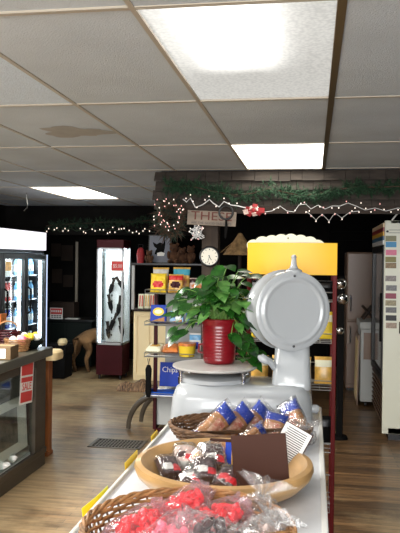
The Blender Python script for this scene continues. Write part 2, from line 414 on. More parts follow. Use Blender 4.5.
def ceiling_light(key, label, lit):
    i, j = cell(*LC[key]); x0, x1, y0, y1 = xs[i], xs[i+1], ys[j], ys[j+1]
    t = thing('ceiling_light', label, 'ceiling light', ((x0+x1)/2, (y0+y1)/2, ZC), group='troffers in the ceiling grid')
    w, d = (x1-x0)/2, (y1-y0)/2
    h = MB(); h.box(-w+.01, w-.01, -d+.01, d-.01, .13, .14)
    for sx in (-1, 1): h.box(sx*(w-.012)-.003, sx*(w-.012)+.003, -d+.01, d-.01, .012, .13)
    for sy in (-1, 1): h.box(-w+.01, w-.01, sy*(d-.012)-.003, sy*(d-.012)+.003, .012, .13)
    h.build('housing', 'reflector', t, smooth=0)
    f = MB(); e = .005
    for sx in (-1, 1): f.box(sx*(w-e/2)-e/2, sx*(w-e/2)+e/2, -d, d, -.004, .012)
    for sy in (-1, 1): f.box(-w+e, w-e, sy*(d-e/2)-e/2, sy*(d-e/2)+e/2, -.004, .012)
    f.build('frame', 'rail', t, smooth=0)
    MB().box(-w+e, w-e, -d+e, d-e, .004, .0075).build('diffuser', {'big': 'diffuser', 'dim': 'diffuser_off'}.get(key, 'diffuser_far'), t, smooth=0)
    if key == 'big':
        for q in (-.2, -.12, -.04, .04):
            MB().tube([(q, -d+.03, .095), (q, .28, .095)], .022, 12).build('tube', 'tube', t)
    return t
ceiling_light('big', 'large lit ceiling panel nearest the camera, pebbled with a bright hot spot', 1)
ceiling_light('mid', 'small bright ceiling panel just in front of the shingled beam', 1)
ceiling_light('left', 'bright ceiling panel far left above the tall fridge', 1)
ceiling_light('dim', 'unlit grey ceiling panel at the left edge of the picture', 0)

# shingled beam
BY = 5.80; BX0 = -1.30
bm_ = MB(); bm_.box(BX0, XR, BY+.02, BY+.3, 2.08, ZC-.004)
struct('trim_3', bm_, 'dark_wood', smooth=0)
sh = MB(); rows = 4
for r in range(rows):
    z1 = ZC-.01-r*.078; x = BX0-.02+random.uniform(-.05, 0)
    while x < XR-.02:
        w = min(random.uniform(.07, .2), XR-.01-x); o = random.uniform(0, .006)
        dz = random.uniform(-.006, .006)
        sh.add([(x, BY-.028-o, z1-.086+dz), (x+w-.004, BY-.028-o, z1-.086+dz), (x+w-.004, BY+.012, z1), (x, BY+.012, z1),
                (x, BY-.012-o, z1-.086+dz), (x+w-.004, BY-.012-o, z1-.086+dz), (x+w-.004, BY+.02, z1), (x, BY+.02, z1)],
               [(0,1,2,3),(4,7,6,5),(0,4,5,1),(1,5,6,2),(2,6,7,3),(3,7,4,0)])
        x += w
struct('trim_4', sh, 'shake', smooth=0)
struct('trim_5', MB().box(BX0, XR, BY-.045, BY+.02, 2.03, 2.09), 'dark_wood', smooth=0)      # lower moulding
# far header on the left with plank face
HY = 9.5
struct('trim_6', MB().box(XL, BX0-.3, HY, HY+.15, 1.98, ZC-.004), 'dark_wall', smooth=0)
# weathered post under the beam
pp = at(211, 240, y=5.93)
struct('trim_7', MB().box(pp.x-.07, pp.x+.07, 5.87, 6.01, 0, 2.09), 'post_wood', bevel=.004)
# pale door trim in the dark back wall
p = at(76.5, 270, y=10.97)
struct('trim_8', MB().box(p.x-.02, p.x+.02, YB-.03, YB, 0, 1.92), 'rail', smooth=0)

# ================================================================== LEFT COUNTER
CX, CY = -2.08, 5.2
t = thing('display_counter', 'grey-brown wooden shop counter with a glass front at left', 'counter', (CX, CY, 0))
b = MB(); L = 2.1; D = .75
b.box(-D, 0, -L, 0, 0, .13); b.box(-D, -.02, -.03, 0, .13, .86)            # plinth, end panel
b.box(-.05, 0, -.2, -.0, .13, .86); b.box(-.05, 0, -L, -L+.1, .13, .86); b.box(-.05, 0, -L+.1, -.2, .79, .86)
b.box(-D, -D+.02, -L, 0, .13, .86)
b.build('body', 'counter_wood', t, bevel=.004)
MB().box(-.006, .012, -L, -.0, .10, .145).build('bottom_rail', 'counter_wood', t, bevel=.004)
MB().box(-D-.03, .045, -L-.02, .035, .86, .93).build('worktop', 'counter_top', t, bevel=.008)
MB().box(-.03, -.026, -L+.1, -.2, .145, .79).build('glass_pane', 'glass', t, smooth=0)
MB().box(-D+.02, -.04, -L+.1, -.03, .13, .15).build('deck', 'paper', t, smooth=0)
MB().box(-D+.02, -.3, -L+.1, -.03, .53, .55).build('shelf', 'counter_wood', t, smooth=0)
# SALE sign hung on the glass
p = at(27.5, 381, x=CX+.008)
t = thing('sale_sign', 'red and white sale sign hung tilted on the counter glass', 'sign', (p.x, p.y, p.z), (radians(-5), 0, 0))
MB().box(0, .002, -.13, .1, -.165, .165).build('card', 'paper', t, smooth=0)
k = MB(); k.box(.002, .0035, -.115, .085, .045, .15); k.box(.002, .0035, -.115, .085, -.15, -.075); k.box(.002, .0035, -.115, .085, -.005, .03)
k.build('red_band', 'red_print', t, smooth=0)
lettering('SALE', .075, 'red_print', t, (.003, -.014, -.04), SIDE, sx=1.05)
# framed print inside the counter
pa = at(28, 452, x=CX-.2); pb = at(0, 404, x=CX-.2)
t = thing('framed_print', 'framed forest print in a white mat inside the glass counter', 'picture', (CX-.06, 4.5, .2), (0, radians(-3), 0))
MB().box(0, .012, -.45, .47, 0, .4).build('mat', 'paper', t, bevel=.002)
MB().box(.0122, .015, -.38, .3, .075, .335).build('print', 'photo_print', t, smooth=0)
for q, (yy, xx, lb) in enumerate(((4.9, -.14, 'crumpled white paper nearest the corner post in the counter'), (4.72, -.1, 'crumpled white paper in the middle of the counter floor'), (4.5, -.1, 'crumpled white paper at the left edge in the counter'))):
    m_ = MB(); m_.ell((0, 0, .04), (.05, .11, .039), 10, 6, Matrix.Rotation(q, 3, 'Z'))
    m_.v = [(x+random.uniform(-.012, .012), y+random.uniform(-.015, .015), max(.001, z+random.uniform(-.012, .01))) for x, y, z in m_.v]
    tag(m_.build('crumpled_paper', 'paper', None, (CX+xx, yy, .151), smooth=0), lb, 'paper', 'papers in the counter')
# hanging dark garment / stock in the counter top half
for q in range(3):
    tag(MB().box(-.1, .1, -.12, .12, 0, .18).build('dark_box', 'black_matte', None, (CX-.5, 4.9-.33*q, .551), bevel=.006), ['dark box on the counter shelf beside the end panel', 'dark box in the middle of the counter shelf', 'dark box on the counter shelf at the left edge'][q], 'box', 'boxes on the counter shelf')

# items on the worktop
ZW = .931
def on_top(px, py): return at(px, py, z=ZW)
def small_box(px, py, w, d, h, m, name, label, cat, group=None, rz=0, bevel=.004, label_card=None):
    p = on_top(px, py)
    t = thing(name, label, cat, (p.x, p.y, ZW), (0, 0, rz), group)
    b = MB(); th = .004
    b.box(-w/2, w/2, -d/2, d/2, 0, h)
    b.build('carton', m, t, bevel=bevel)
    return t
t = small_box(-1, 358, .22, .2, .09, 'brown_card', 'cardboard_box', 'brown cardboard box with white label at the counter edge', 'box', rz=.15)
k = MB(); k.box(-.09, .075, -.1015, -.1, .012, .078); k.build('paper_label', 'paper', t, smooth=0)
k = MB()
for q in range(4): k.box(-.075, .05-.02*(q % 2), -.1022, -.1015, .022+q*.013, .026+q*.013)
k.build('print_lines', 'ink', t, smooth=0)
k = MB(); k.box(-.11, .11, -.004, .004, .09, .092); k.build('tape', 'cream', t, smooth=0)
def mini_basket(p, r, h, label, m, name='small_basket', cat='basket', rot=0):
    t = thing(name, label, cat, p, (0, 0, rot))
    b = MB()
    for q in range(7):
        z = .006+q*h/6.5
        rr = r*(.8+.2*q/6)
        b.tube([(rr*cos(a*pi/12)*(1+.03*(-1)**(a+q)), rr*sin(a*pi/12)*(1+.03*(-1)**(a+q)), z) for a in range(24)], h/14, 5, True)
    b.lathe([(0, .002), (r*.8, .002), (r*.8, .01), (0, .01)], 20)
    b.build('weave', m, t)
    return t
p = Vector((-2.2, 4.93, ZW)); tb = mini_basket(p, .095, .09, 'small tan wicker basket at the counter corner', 'wicker')
for q, (dx, dy, m_) in enumerate(((.03, .02, 'candy_pink'), (-.03, -.02, 'silver'), (0, .05, 'candy_white'))):
    e = MB(); e.ell((0, 0, 0), (.035, .03, .04), 8, 6); e.v = [(x+random.uniform(-.006, .006), y+random.uniform(-.006, .006), z) for x, y, z in e.v]
    tag(e.build('wrapped_sweet', m_, None, p+Vector((dx, dy, .075))), ['pale pink wrapped sweet in the tan counter basket', 'silver wrapped sweet in the tan counter basket', 'beige wrapped sweet in the tan counter basket'][q], 'sweet', 'sweets in the tan basket')
p = Vector((-2.17, 5.1, ZW))
t = thing('serving_bowl', 'dark green bowl behind the counter corner', 'bowl', p)
MB().lathe([(0, 0), (.05, 0), (.09, .035), (.11, .07), (.105, .07), (.085, .04), (0, .01)], 24).build('bowl', 'green_dark', t)
for q in range(6):
    a = q*1.05; e = MB(); e.ell((0, 0, 0), (.032, .022, .03), 8, 6, Matrix.Rotation(a, 3, 'Z'))
    tag(e.build('yellow_packet', 'chip_yellow' if q % 3 else 'silver', None, p+Vector((.05*cos(a), .05*sin(a), .085+.01*(q % 2)))), 'yellow packet in the dark green counter bowl' if q % 3 else 'white packet in the dark green counter bowl', 'packet', 'yellow packets in the green bowl' if q % 3 else 'white packets in the green bowl')
p = Vector((-2.34, 5.06, ZW))
t = mini_basket(p, .095, .13, 'dark red handled basket at the back of the counter', 'maroon', rot=.3)
MB().tube([(.09*cos(a*pi/12), 0, .11+.1*sin(a*pi/12)) for a in range(13)], .006, 6).build('handle', 'wicker', t)
p = Vector((-2.52, 4.86, ZW))
t = thing('display_carton', 'open beige carton of sweets behind the cardboard box', 'carton', p, (0, 0, .1))
b = MB(); b.box(-.16, .16, -.13, .13, 0, .008)
for s in (-1, 1): b.box(s*.157-.003, s*.157+.003, -.13, .13, 0, .09); b.box(-.16, .16, s*.127-.003, s*.127+.003, 0, .09)
b.build('tray', 'cream', t, smooth=0)
for q in range(9):
    e = MB(); e.ell((0, 0, 0), (.035, .03, .022), 8, 6)
    cc = ['candy_dark', 'candy_white', 'silver'][q % 3]; nm = ['dark', 'beige', 'silver'][q % 3]
    tag(e.build('wrapped_sweet', cc, None, p+Vector((-.1+.1*(q % 3), -.08+.08*(q//3), .085+random.uniform(0, .02)))), nm+' wrapped sweet in the open beige carton', 'sweet', nm+' sweets in the beige carton')
p = at(3, 318, x=CX-.35)
t = thing('price_tag', 'orange tag on a dark wire stand at the left edge of the counter', 'tag', (p.x, p.y, ZW))
MB().tube([(0, 0, 0), (0, 0, p.z-ZW)], .005, 6).build('wire_stand', 'black', t); MB().lathe([(0, 0), (.04, 0), (.04, .006), (0, .01)], 16).build('base', 'black', t)
MB().box(-.004, .004, -.055, .055, p.z-ZW-.04, p.z-ZW+.035).build('tag_card', 'orange', t, smooth=0)

# pedestal stool behind counter
p = at(48, 400, y=5.45)
t = thing('pedestal_stool', 'cream topped stool on an orange oak post past the counter', 'stool', (p.x, p.y, 0))
zt = at(54, 350, y=p.y).z
MB().loft([rrect(.2, .2, .04, zt-.075), rrect(.21, .21, .05, zt-.06), rrect(.21, .21, .05, zt-.015), rrect(.18, .18, .04, zt)]).build('seat', 'cream', t)
MB().box(-.05, .022, -.04, .04, .03, zt-.073).build('post', 'oak', t, bevel=.004)
k = MB(); k.box(-.1, .026, -.06, .06, 0, .032); k.build('base', 'oak', t, bevel=.004)
p0 = at(44, 360, y=9.0); p1 = at(66, 360, y=9.0); zc = at(60, 345, y=9.0).z
t = thing('storage_chest', 'black lidded chest in the shade between the tall fridge and the dog', 'chest', ((p0.x+p1.x)/2, 9.1, 0)); w = (p1.x-p0.x)/2
MB().box(-w, w, -.15, .15, .0, zc*.72).build('body', 'black_matte', t, bevel=.006)
MB().box(-w-.008, w+.008, -.158, .158, zc*.72, zc).build('lid', 'black_matte', t, bevel=.01)
MB().box(-.03, .03, -.166, -.158, zc*.66, zc*.8).build('latch', 'dark_steel', t, bevel=.003)
p = at(62, 343, y=9.0)
t = thing('seat_cushion', 'small tan cushion lying on the black lidded chest', 'cushion', (p.x, 9.02, zc))
MB().loft([rrect(.08, .14, .03, 0), rrect(.1, .17, .04, .02), rrect(.1, .17, .04, .06), rrect(.07, .13, .03, .085)]).build('pad', 'cream', t)
MB().tube([v for v in rrect(.102, .172, .04, .04)], .004, 6, True).build('piping', 'cream_paint', t)

# ================================================================== TALL FRIDGE (left)
FX, FY1 = -3.53, 8.72; FY0 = FY1-.66*3; FH = 1.985
t = thing('upright_fridge', 'tall three-door glass fridge with a glowing white header at left', 'fridge', (FX, FY1, 0))
W = .66*3
b = MB(); dp = .72
b.box(-dp, -dp+.03, -W, 0, .1, FH); b.box(-dp, 0, -.03, 0, .1, FH); b.box(-dp, 0, -W, -W+.03, .1, FH)
b.box(-dp, 0, -W, 0, 0, .18); b.box(-dp, 0, -W, 0, FH-.28, FH)
b.build('cabinet', 'black', t, smooth=0)
MB().box(0, .03, -W, 0, FH-.245, FH-.01).build('header_light', 'header_sign', t, bevel=.006)
MB().box(-dp+.031, -dp+.04, -W+.03, -.03, .18, FH-.28).build('liner', 'fridge_in', t, smooth=0)
for k in range(3):
    y1 = -k*.66; y0 = y1-.66
    dr = MB(); fr = .06
    dr.box(.002, .045, y0+.005, y0+fr, .2, FH-.3); dr.box(.002, .045, y1-fr, y1-.005, .2, FH-.3)
    dr.box(.002, .045, y0+fr, y1-fr, .2, .27); dr.box(.002, .045, y0+fr, y1-fr, FH-.36, FH-.3)
    d = dr.build('door', 'black', t, bevel=.003)
    MB().box(.018, .024, y0+fr, y1-fr, .27, FH-.36).build('door_glass', 'glass', d, smooth=0)
    hd = MB(); hd.tube([(.045, y0+.035, .95), (.085, y0+.035, .98), (.085, y0+.035, 1.25), (.045, y0+.035, 1.28)], .012, 8); hd.build('handle', 'black_matte', d)
    for yy in ((y1-.045),):
        MB().box(-.05, -.02, yy-.012, yy+.012, .25, FH-.38).build('light_strip', 'led', t, smooth=0)
    for z in (.45, .78, 1.11, 1.42):
        MB().box(-dp+.05, -.08, y0+.04, y1-.04, z-.012, z).build('shelf', 'alu', t, smooth=0)
MB().box(-.002, .046, -.028, .012, .2, FH-.3).build('lit_edge', 'lit_edge', t, bevel=.004)
MB().box(.026, .028, -1.22, -1.06, FH-.5, FH-.39).build('door_sticker', 'chip_gold', t, smooth=0, label='yellow sticker on the middle door')
# bottles and cans
def bottle_proto(nm, m, capm, r, h, label, grp):
    t = thing(nm, label, 'bottle', (0, 0, 0), group=grp)
    MB().lathe([(0, 0), (r, 0), (r, h*.62), (r*.85, h*.72), (r*.4, h*.86), (r*.4, h*.94), (0, h*.94)], 12).build('body', m, t)
    MB().lathe([(0, h*.93), (r*.48, h*.93), (r*.48, h), (0, h)], 10).build('cap', capm, t)
    MB().lathe([(r*1.01, h*.2), (r*1.03, h*.21), (r*1.03, h*.55), (r*1.01, h*.56)], 12).build('bottle_label', 'paper', t)
    return t
protos = []
firsts = {}
def put(nm, m, capm, r, h, label, grp, loc):
    if grp not in firsts:
        firsts[grp] = bottle_proto(nm, m, capm, r, h, label, grp); firsts[grp].location = loc
    else: dup(firsts[grp], loc)
for k in range(3):
    for z in (.45, .78, 1.11, 1.42):
        for q in range(6):
            y = FY1-k*.66-.1-q*.092
            x = FX-.14
            if k == 0: put('drink_bottle', 'teal' if z > .5 else 'sky', 'white', .033, .23, 'teal drink bottle behind the right-hand fridge door', 'teal bottles behind the right-hand door', (x, y, z+.001))
            elif z in (1.42,): put('drink_bottle', 'silver', 'black', .034, .22, 'pale drink bottle on an upper shelf of the middle and left fridge doors', 'pale bottles on the top shelf of the fridge', (x, y, z+.001))
            elif z == 1.11: put('drink_bottle', 'chip_red', 'white', .034, .24, 'red drink bottle on the middle shelf of the fridge', 'red bottles on the middle shelf of the fridge', (x, y, z+.001))
            else: put('drink_bottle', 'orange' if z > .5 else 'blue', 'white', .034, .24, 'orange drink bottle low behind the fridge glass', 'orange bottles low in the fridge', (x, y, z+.001))

# ================================================================== LIT DISPLAY CASE
t = thing('display_case', 'tall lit glass display case on a maroon base', 'display case', (-2.72, 9.24, 0)); dcx, dcy = -2.72, 9.24
hw = .185; hd_ = .19
MB().box(-hw, hw, -hd_, hd_, .06, .47).build('base_cabinet', 'maroon', t, bevel=.006)
MB().box(-hw-.004, hw+.004, -hd_-.004, hd_+.004, 1.79, 1.9).build('cap', 'maroon', t, bevel=.006)
for sx in (-1, 1):
    for sy in (-1, 1):
        MB().tube([(sx*(hw-.04), sy*(hd_-.04), .0), (sx*(hw-.04), sy*(hd_-.04), .06)], .018, 8).build('foot', 'black', t)
        MB().box(sx*(hw-.012)-.012, sx*(hw-.012)+.012, sy*(hd_-.012)-.012, sy*(hd_-.012)+.012, .47, 1.79).build('post', 'alu', t, smooth=0)
k = MB(); k.box(-hw, hw, -hd_, -hd_+.02, .47, .5); k.box(-hw, hw, -hd_, -hd_+.02, 1.77, 1.79); k.box(hw-.02, hw, -hd_, hd_, .47, .5); k.box(-hw, -hw+.02, -hd_, hd_, .47, .5)
k.build('rail', 'alu', t, smooth=0)
k = MB(); k.box(-hw+.024, hw-.024, -hd_+.006, -hd_+.01, .5, 1.77); k.box(hw-.01, hw-.006, -hd_+.024, hd_-.024, .5, 1.79); k.box(-hw+.006, -hw+.01, -hd_+.024, hd_-.024, .5, 1.79)
k.build('glass_pane', 'glass', t, smooth=0)
MB().box(-hw+.02, hw-.02, hd_-.02, hd_-.005, .47, 1.79).build('back_panel', 'pegboard', t, smooth=0)
k = MB()
for z in [.55+.08*i for i in range(15)]:
    for x in (-.075, .085): k.box(x-.008, x+.008, hd_-.023, hd_-.02, z, z+.03)
k.build('slot', 'black_matte', t, smooth=0)
MB().box(-hw+.028, -hw+.05, -hd_+.03, -hd_+.05, .5, 1.78).build('light_strip', 'case_led', t, smooth=0)
MB().box(-hw+.03, hw-.03, -.06, .06, 1.775, 1.788).build('top_light', 'case_led', t, smooth=0)
p0 = at(117.5, 266, y=dcy-hd_-.006)
t = thing('price_sign', 'orange-red price sign on the display case glass', 'sign', p0)
MB().box(-.09, .09, -.003, 0, -.075, .075).build('card', 'paper', t, smooth=0)
MB().box(-.08, .08, -.0045, -.003, -.06, .06).build('red_field', 'red_print', t, smooth=0)
lettering('$5.00', .07, 'paper', t, (0, -.005, -.002), FRONT, sx=.8)
hl = [(112, 286, .3, .2), (120, 283, -.6, .17), (110, 303, -.2, .2), (119, 306, .15, .24), (113, 322, .4, .22), (121, 327, -.2, .22), (108, 330, -.1, .2)]
names = ['upper left', 'upper right', 'middle left', 'middle right', 'lower left', 'lower right', 'lowest left']
for (px, py, r, ln), nm in zip(hl, names):
    p = at(px, py, y=dcy+.12)
    t = thing('sheathed_knife', 'black sheathed knife hanging %s in the lit display case' % nm, 'knife', (p.x, p.y, p.z), (0, r, 0), 'knives in the display case')
    MB().loft([rrect(.012, .006, .002, -ln*.6), rrect(.06, .014, .005, -ln*.35), rrect(.066, .016, .006, ln*.1)]).build('sheath', 'black_matte', t)
    MB().loft([rrect(.042, .02, .009, ln*.1), rrect(.036, .018, .008, ln*.3), rrect(.05, .022, .009, ln*.62)]).build('handle', 'dark_wood', t)
# ================================================================== DOG (rear view, half behind the case)
def skin(name, pts, edges, radii, m, root=0, sub=2):
    me = bpy.data.meshes.new(name); me.from_pydata(pts, edges, []); me.materials.append(M[m])
    o = bpy.data.objects.new(name, me); C.objects.link(o)
    md = o.modifiers.new('skin', 'SKIN'); md.use_smooth_shade = True
    for i, r in enumerate(radii):
        sv = me.skin_vertices[0].data[i]; sv.radius = (r, r) if not isinstance(r, tuple) else r; sv.use_root = (i == root)
    s = o.modifiers.new('sub', 'SUBSURF'); s.levels = sub; s.render_levels = sub
    return o
dg = at(81, 373, z=0)
P = [(0,0,.52),(.06,.16,.53),(.14,.36,.5),(.2,.5,.52),(.25,.62,.6),(.3,.76,.72),(.33,.86,.72),(.36,.96,.69),      # 0 pelvis ... muzzle 7
     (-.085,0,.44),(-.105,.05,.31),(-.115,-.055,.2),(-.115,-.01,.06),(-.115,.03,.02),                                      # left hind 8-12
     (.085,0,.44),(.1,.05,.31),(.105,-.055,.2),(.11,-.01,.06),(.11,.03,.02),                                     # right hind 13-17
     (.12,.5,.38),(.11,.48,.2),(.11,.5,.04),(.11,.54,.02),                                                          # left fore 18-21
     (.27,.47,.38),(.27,.45,.2),(.27,.47,.04),(.27,.51,.02),                                                        # right fore 22-25
     (-.01,-.08,.5),(-.03,-.13,.38),(-.03,-.14,.27)]                                                                # tail 26-28
Ed = [(0,1),(1,2),(2,3),(3,4),(4,5),(5,6),(6,7),(0,8),(8,9),(9,10),(10,11),(11,12),(0,13),(13,14),(14,15),(15,16),(16,17),
      (3,18),(18,19),(19,20),(20,21),(3,22),(22,23),(23,24),(24,25),(0,26),(26,27),(27,28)]
Rd = [.115,.115,.13,.14,.1,.085,.07,.04, .075,.05,.03,.024,.028, .075,.05,.03,.024,.028, .05,.03,.026,.03, .05,.03,.026,.03, .025,.02,.012]
o = skin('dog', P, Ed, Rd, 'tan_fur'); o.location = (dg.x, dg.y+.03, 0); o.rotation_euler = (0, 0, radians(-14))
tag(o, 'tan dog standing with its rear to us behind the lit display case', 'dog')
for s in (-1, 1):
    MB().prism([(-.03, 0), (.03, 0), (.01, .09)], .014).build('ear', 'tan_fur', o, (.31+s*.055, .8, .77), rot=(radians(80), 0, 0))

# ================================================================== DARK BACK LEFT
p0 = at(49, 319, y=9.95); p1 = at(84, 319, y=9.95)
t = thing('storage_cabinet', 'dark green cabinet against the dark back wall', 'cabinet', ((p0.x+p1.x)/2, 10.2, 0)); zc = p0.z; w = (p1.x-p0.x)/2+.12
MB().box(-w, w, -.25, .25, .02, zc-.03).build('body', 'green_dark', t, bevel=.005)
MB().box(-w-.02, w+.02, -.27, .25, zc-.03, zc).build('top', 'black', t, bevel=.005)
for s in (-1, 1):
    d = MB().box(s*w/2-w/2+.015, s*w/2+w/2-.015, -.268, -.25, .08, zc-.06).build('door', 'green_dark', t, bevel=.005)
    MB().ell((-s*-.05, -.275, zc*.55), .014, 8, 6).build('knob', 'dark_steel', d)
p = at(62, 309, y=10.2)
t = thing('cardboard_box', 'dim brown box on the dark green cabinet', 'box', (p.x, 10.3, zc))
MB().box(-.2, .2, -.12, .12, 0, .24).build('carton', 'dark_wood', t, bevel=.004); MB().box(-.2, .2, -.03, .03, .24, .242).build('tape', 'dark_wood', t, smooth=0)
p = at(56, 316, y=9.96)
t = thing('notice_sign', 'red-topped white notice propped on the green cabinet', 'sign', (p.x, 9.97, zc))
MB().box(-.1, .1, 0, .006, 0, .17).build('board', 'paper', t, smooth=0)
MB().box(-.092, .092, -.0015, 0, .075, .162).build('red_band', 'red_print', t, smooth=0)
k = MB()
for q in range(5): k.box(-.08+q*.034, -.058+q*.034, -.003, -.0015, .105, .135)
k.build('white_print', 'paper', t, smooth=0)
k = MB()
for z in (.02, .045):
    for q in range(4): k.box(-.08+q*.042, -.048+q*.042, -.0015, 0, z, z+.015)
k.build('black_print', 'ink', t, smooth=0)
p = at(72, 314, y=10.02)
tag(MB().box(-.1, .1, -.06, .06, 0, .012).build('paper_stack', 'paper', None, (p.x, 10.06, zc), bevel=.002), 'small stack of papers on the green cabinet', 'papers')
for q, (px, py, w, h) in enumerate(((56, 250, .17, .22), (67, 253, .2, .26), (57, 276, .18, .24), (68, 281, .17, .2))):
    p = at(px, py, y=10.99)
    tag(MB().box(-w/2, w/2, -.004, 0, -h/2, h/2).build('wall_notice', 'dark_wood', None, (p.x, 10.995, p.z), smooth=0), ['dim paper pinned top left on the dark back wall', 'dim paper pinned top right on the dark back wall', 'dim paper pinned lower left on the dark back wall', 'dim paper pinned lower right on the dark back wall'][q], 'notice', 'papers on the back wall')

# ================================================================== CENTRE BACK: cream cabinet, shelf, knick-knacks
p0 = at(133, 380, z=0); p1 = at(151, 380, z=0); y0 = p0.y; zc = at(140, 309, y=y0).z
t = thing('cream_cabinet', 'narrow cream panelled cabinet with a dark top', 'cabinet', (p0.x, y0, 0)); w = (p1.x-p0.x)+.25
MB().box(0, w, 0, .4, .0, zc-.03).build('body', 'cream_paint', t, bevel=.004)
for q in range(2):
    k = MB(); x0 = .02+q*(w/2); x1 = x0+w/2-.04
    k.box(x0, x1, -.012, 0, .06, .09); k.box(x0, x1, -.012, 0, zc-.1, zc-.07); k.box(x0, x0+.03, -.012, 0, .09, zc-.1); k.box(x1-.03, x1, -.012, 0, .09, zc-.1)
    k.build('panel_moulding', 'cream_paint', t, bevel=.003)
MB().box(-.02, w+.02, -.03, .42, zc-.03, zc).build('top', 'dark_wood', t, bevel=.004)
cabx, caby, cabz = p0.x, y0, zc
for q, (px, rm) in enumerate(((140.5, 'chip_red'), (146, 'chip_gold'), (150.5, 'red_print'))):
    p = at(px, 308, y=caby+.1)
    t = thing('game_box', ['red striped box leftmost on the cream cabinet', 'gold and cream box in the middle on the cream cabinet', 'red box rightmost on the cream cabinet'][q], 'box', (p.x, caby+.1+.03*q, cabz), (radians(-8), 0, 0), 'boxes on the cream cabinet')
    MB().box(-.035, .035, 0, .05, 0, .2).build('carton', 'cream_card', t, bevel=.002)
    k = MB()
    for z, x in ((.03, -.02), (.03, .012)): k.box(x, x+.016, -.002, 0, z, .18)
    k.build('print', rm, t, smooth=0)
# wall shelf at eye level with its light upright
sy = 8.95; s0 = at(131, 263, y=sy); s1 = at(214, 263, y=sy); sz = s0.z
t = thing('display_shelf', 'long dark shelf at eye level behind the snacks', 'shelf', ((s0.x+s1.x)/2, sy, 0)); w = (s1.x-s0.x)/2
MB().box(-w, w, -.02, .3, sz-.03, sz).build('board', 'dark_wood', t, bevel=.003)
MB().box(-w, w, -.028, -.02, sz-.02, sz+.0).build('edge_strip', 'dark_steel', t, smooth=0)
for x in (-w+.03, w-.05): MB().box(x-.02, x+.02, .0, .04, cabz+.002 if x < 0 else 0, sz-.03).build('upright', 'grey_white', t, bevel=.003)
# framed portrait of a black and white dog
p = at(158.5, 262, y=9.1)
t = thing('framed_portrait', 'framed portrait of a black and white dog on the high shelf', 'picture', (p.x, 9.15, sz), (radians(-6), 0, 0))
MB().box(-.16, .16, 0, .02, 0, .39).build('frame', 'black', t, bevel=.003)
MB().box(-.145, .145, -.003, 0, .015, .375).build('backdrop', 'portrait_bg', t, smooth=0)
k = MB(); Mx = Matrix.Translation((0, -.0045, 0)) @ Matrix.Rotation(pi/2, 4, 'X')
k.prism([(-.07, .12), (.05, .12), (.07, .2), (.075, .26), (.07, .34), (.045, .27), (0, .285), (-.045, .26), (-.1, .29), (-.08, .23), (-.04, .2), (-.06, .17)], .0015, Mx); k.build('dog_figure', 'black_matte', t, smooth=0)
k = MB(); k.prism([(-.03, .1), (.06, .1), (.075, .14), (.02, .155), (-.035, .14)], .0018, Mx); k.build('white_bib', 'paper', t, smooth=0)
# plush bears and trinkets
def bear(px, s, label, m='brown_fur'):
    p = at(px, 262, y=9.05)
    t = thing('plush_bear', label, 'plush toy', (p.x, 9.05, sz), (0, 0, random.uniform(-.4, .4)), 'plush toys on the high shelf')
    k = MB(); k.ell((0, 0, .07*s), (.055*s, .05*s, .07*s)); k.ell((0, -.01*s, .165*s), (.05*s, .045*s, .045*s)); k.ell((0, -.05*s, .155*s), (.022*s, .02*s, .016*s))
    for q in (-1, 1): k.ell((q*.036*s, 0, .205*s), (.018*s, .01*s, .018*s)); k.ell((q*.055*s, -.02*s, .09*s), (.02*s, .025*s, .045*s)); k.ell((q*.035*s, -.06*s, .022*s), (.024*s, .045*s, .022*s))
    k.build('body', m, t)
    k = MB()
    for q in (-1, 1): k.ell((q*.018*s, -.052*s, .175*s), .005*s, 6, 4)
    k.ell((0, -.071*s, .16*s), .007*s, 6, 4); k.build('eyes_and_nose', 'black', t)
bear(174, 1.25, 'brown plush toy right of the dog portrait'); bear(182, 1.0, 'brown plush toy nearest the post on the high shelf'); bear(149, .8, 'small brown plush toy in front of the left end of the shelf'); bear(191, 1.1, 'brown plush toy half behind the white light cluster')
p = at(140.5, 262, y=9.05)
t = thing('red_lantern', 'dull red lantern at the left end of the high shelf', 'lantern', (p.x, 9.05, sz))
MB().lathe([(0, 0), (.045, 0), (.045, .02), (.05, .06), (.055, .12), (.04, .19), (.015, .21), (0, .21)], 16).build('body', 'red_cloth', t); MB().tube([(-.03, 0, .19), (-.03, 0, .25), (.03, 0, .25), (.03, 0, .19)], .005, 6).build('handle', 'dark_steel', t)
# rumpled striped rug by the cabinet
p = at(137, 389, z=0)
k = MB(); nx, ny = 16, 14; vs = []
for i in range(nx+1):
    for j in range(ny+1):
        u = i/nx-.5; v = j/ny-.5; e = max(0, 1-(2*u)**4)*max(0, 1-(2*v)**4)
        vs.append((u*.46+.02*sin(9*v), v*.4, .01+e*(.07+.03*sin(11*u+3*v)+.02*sin(17*v))))
o_ = len(vs); vs += [(x, y, 0) for x, y, z in vs]
fs = []
for i in range(nx):
    for j in range(ny):
        a = i*(ny+1)+j; fs.append((a, a+1, a+ny+2, a+ny+1)); fs.append((o_+a, o_+a+ny+1, o_+a+ny+2, o_+a+1))
def lp(i, j): return i*(ny+1)+j
ed = [lp(i, 0) for i in range(nx+1)]+[lp(nx, j) for j in range(1, ny+1)]+[lp(i, ny) for i in range(nx-1, -1, -1)]+[lp(0, j) for j in range(ny-1, 0, -1)]
for q in range(len(ed)): a, b_ = ed[q], ed[(q+1) % len(ed)]; fs.append((a, b_, b_+o_, a+o_))
k.add(vs, fs)
tag(k.build('rumpled_rug', 'burlap', None, (p.x, p.y, 0)), 'rumpled brown striped rug on the floor by the cream cabinet', 'rug')
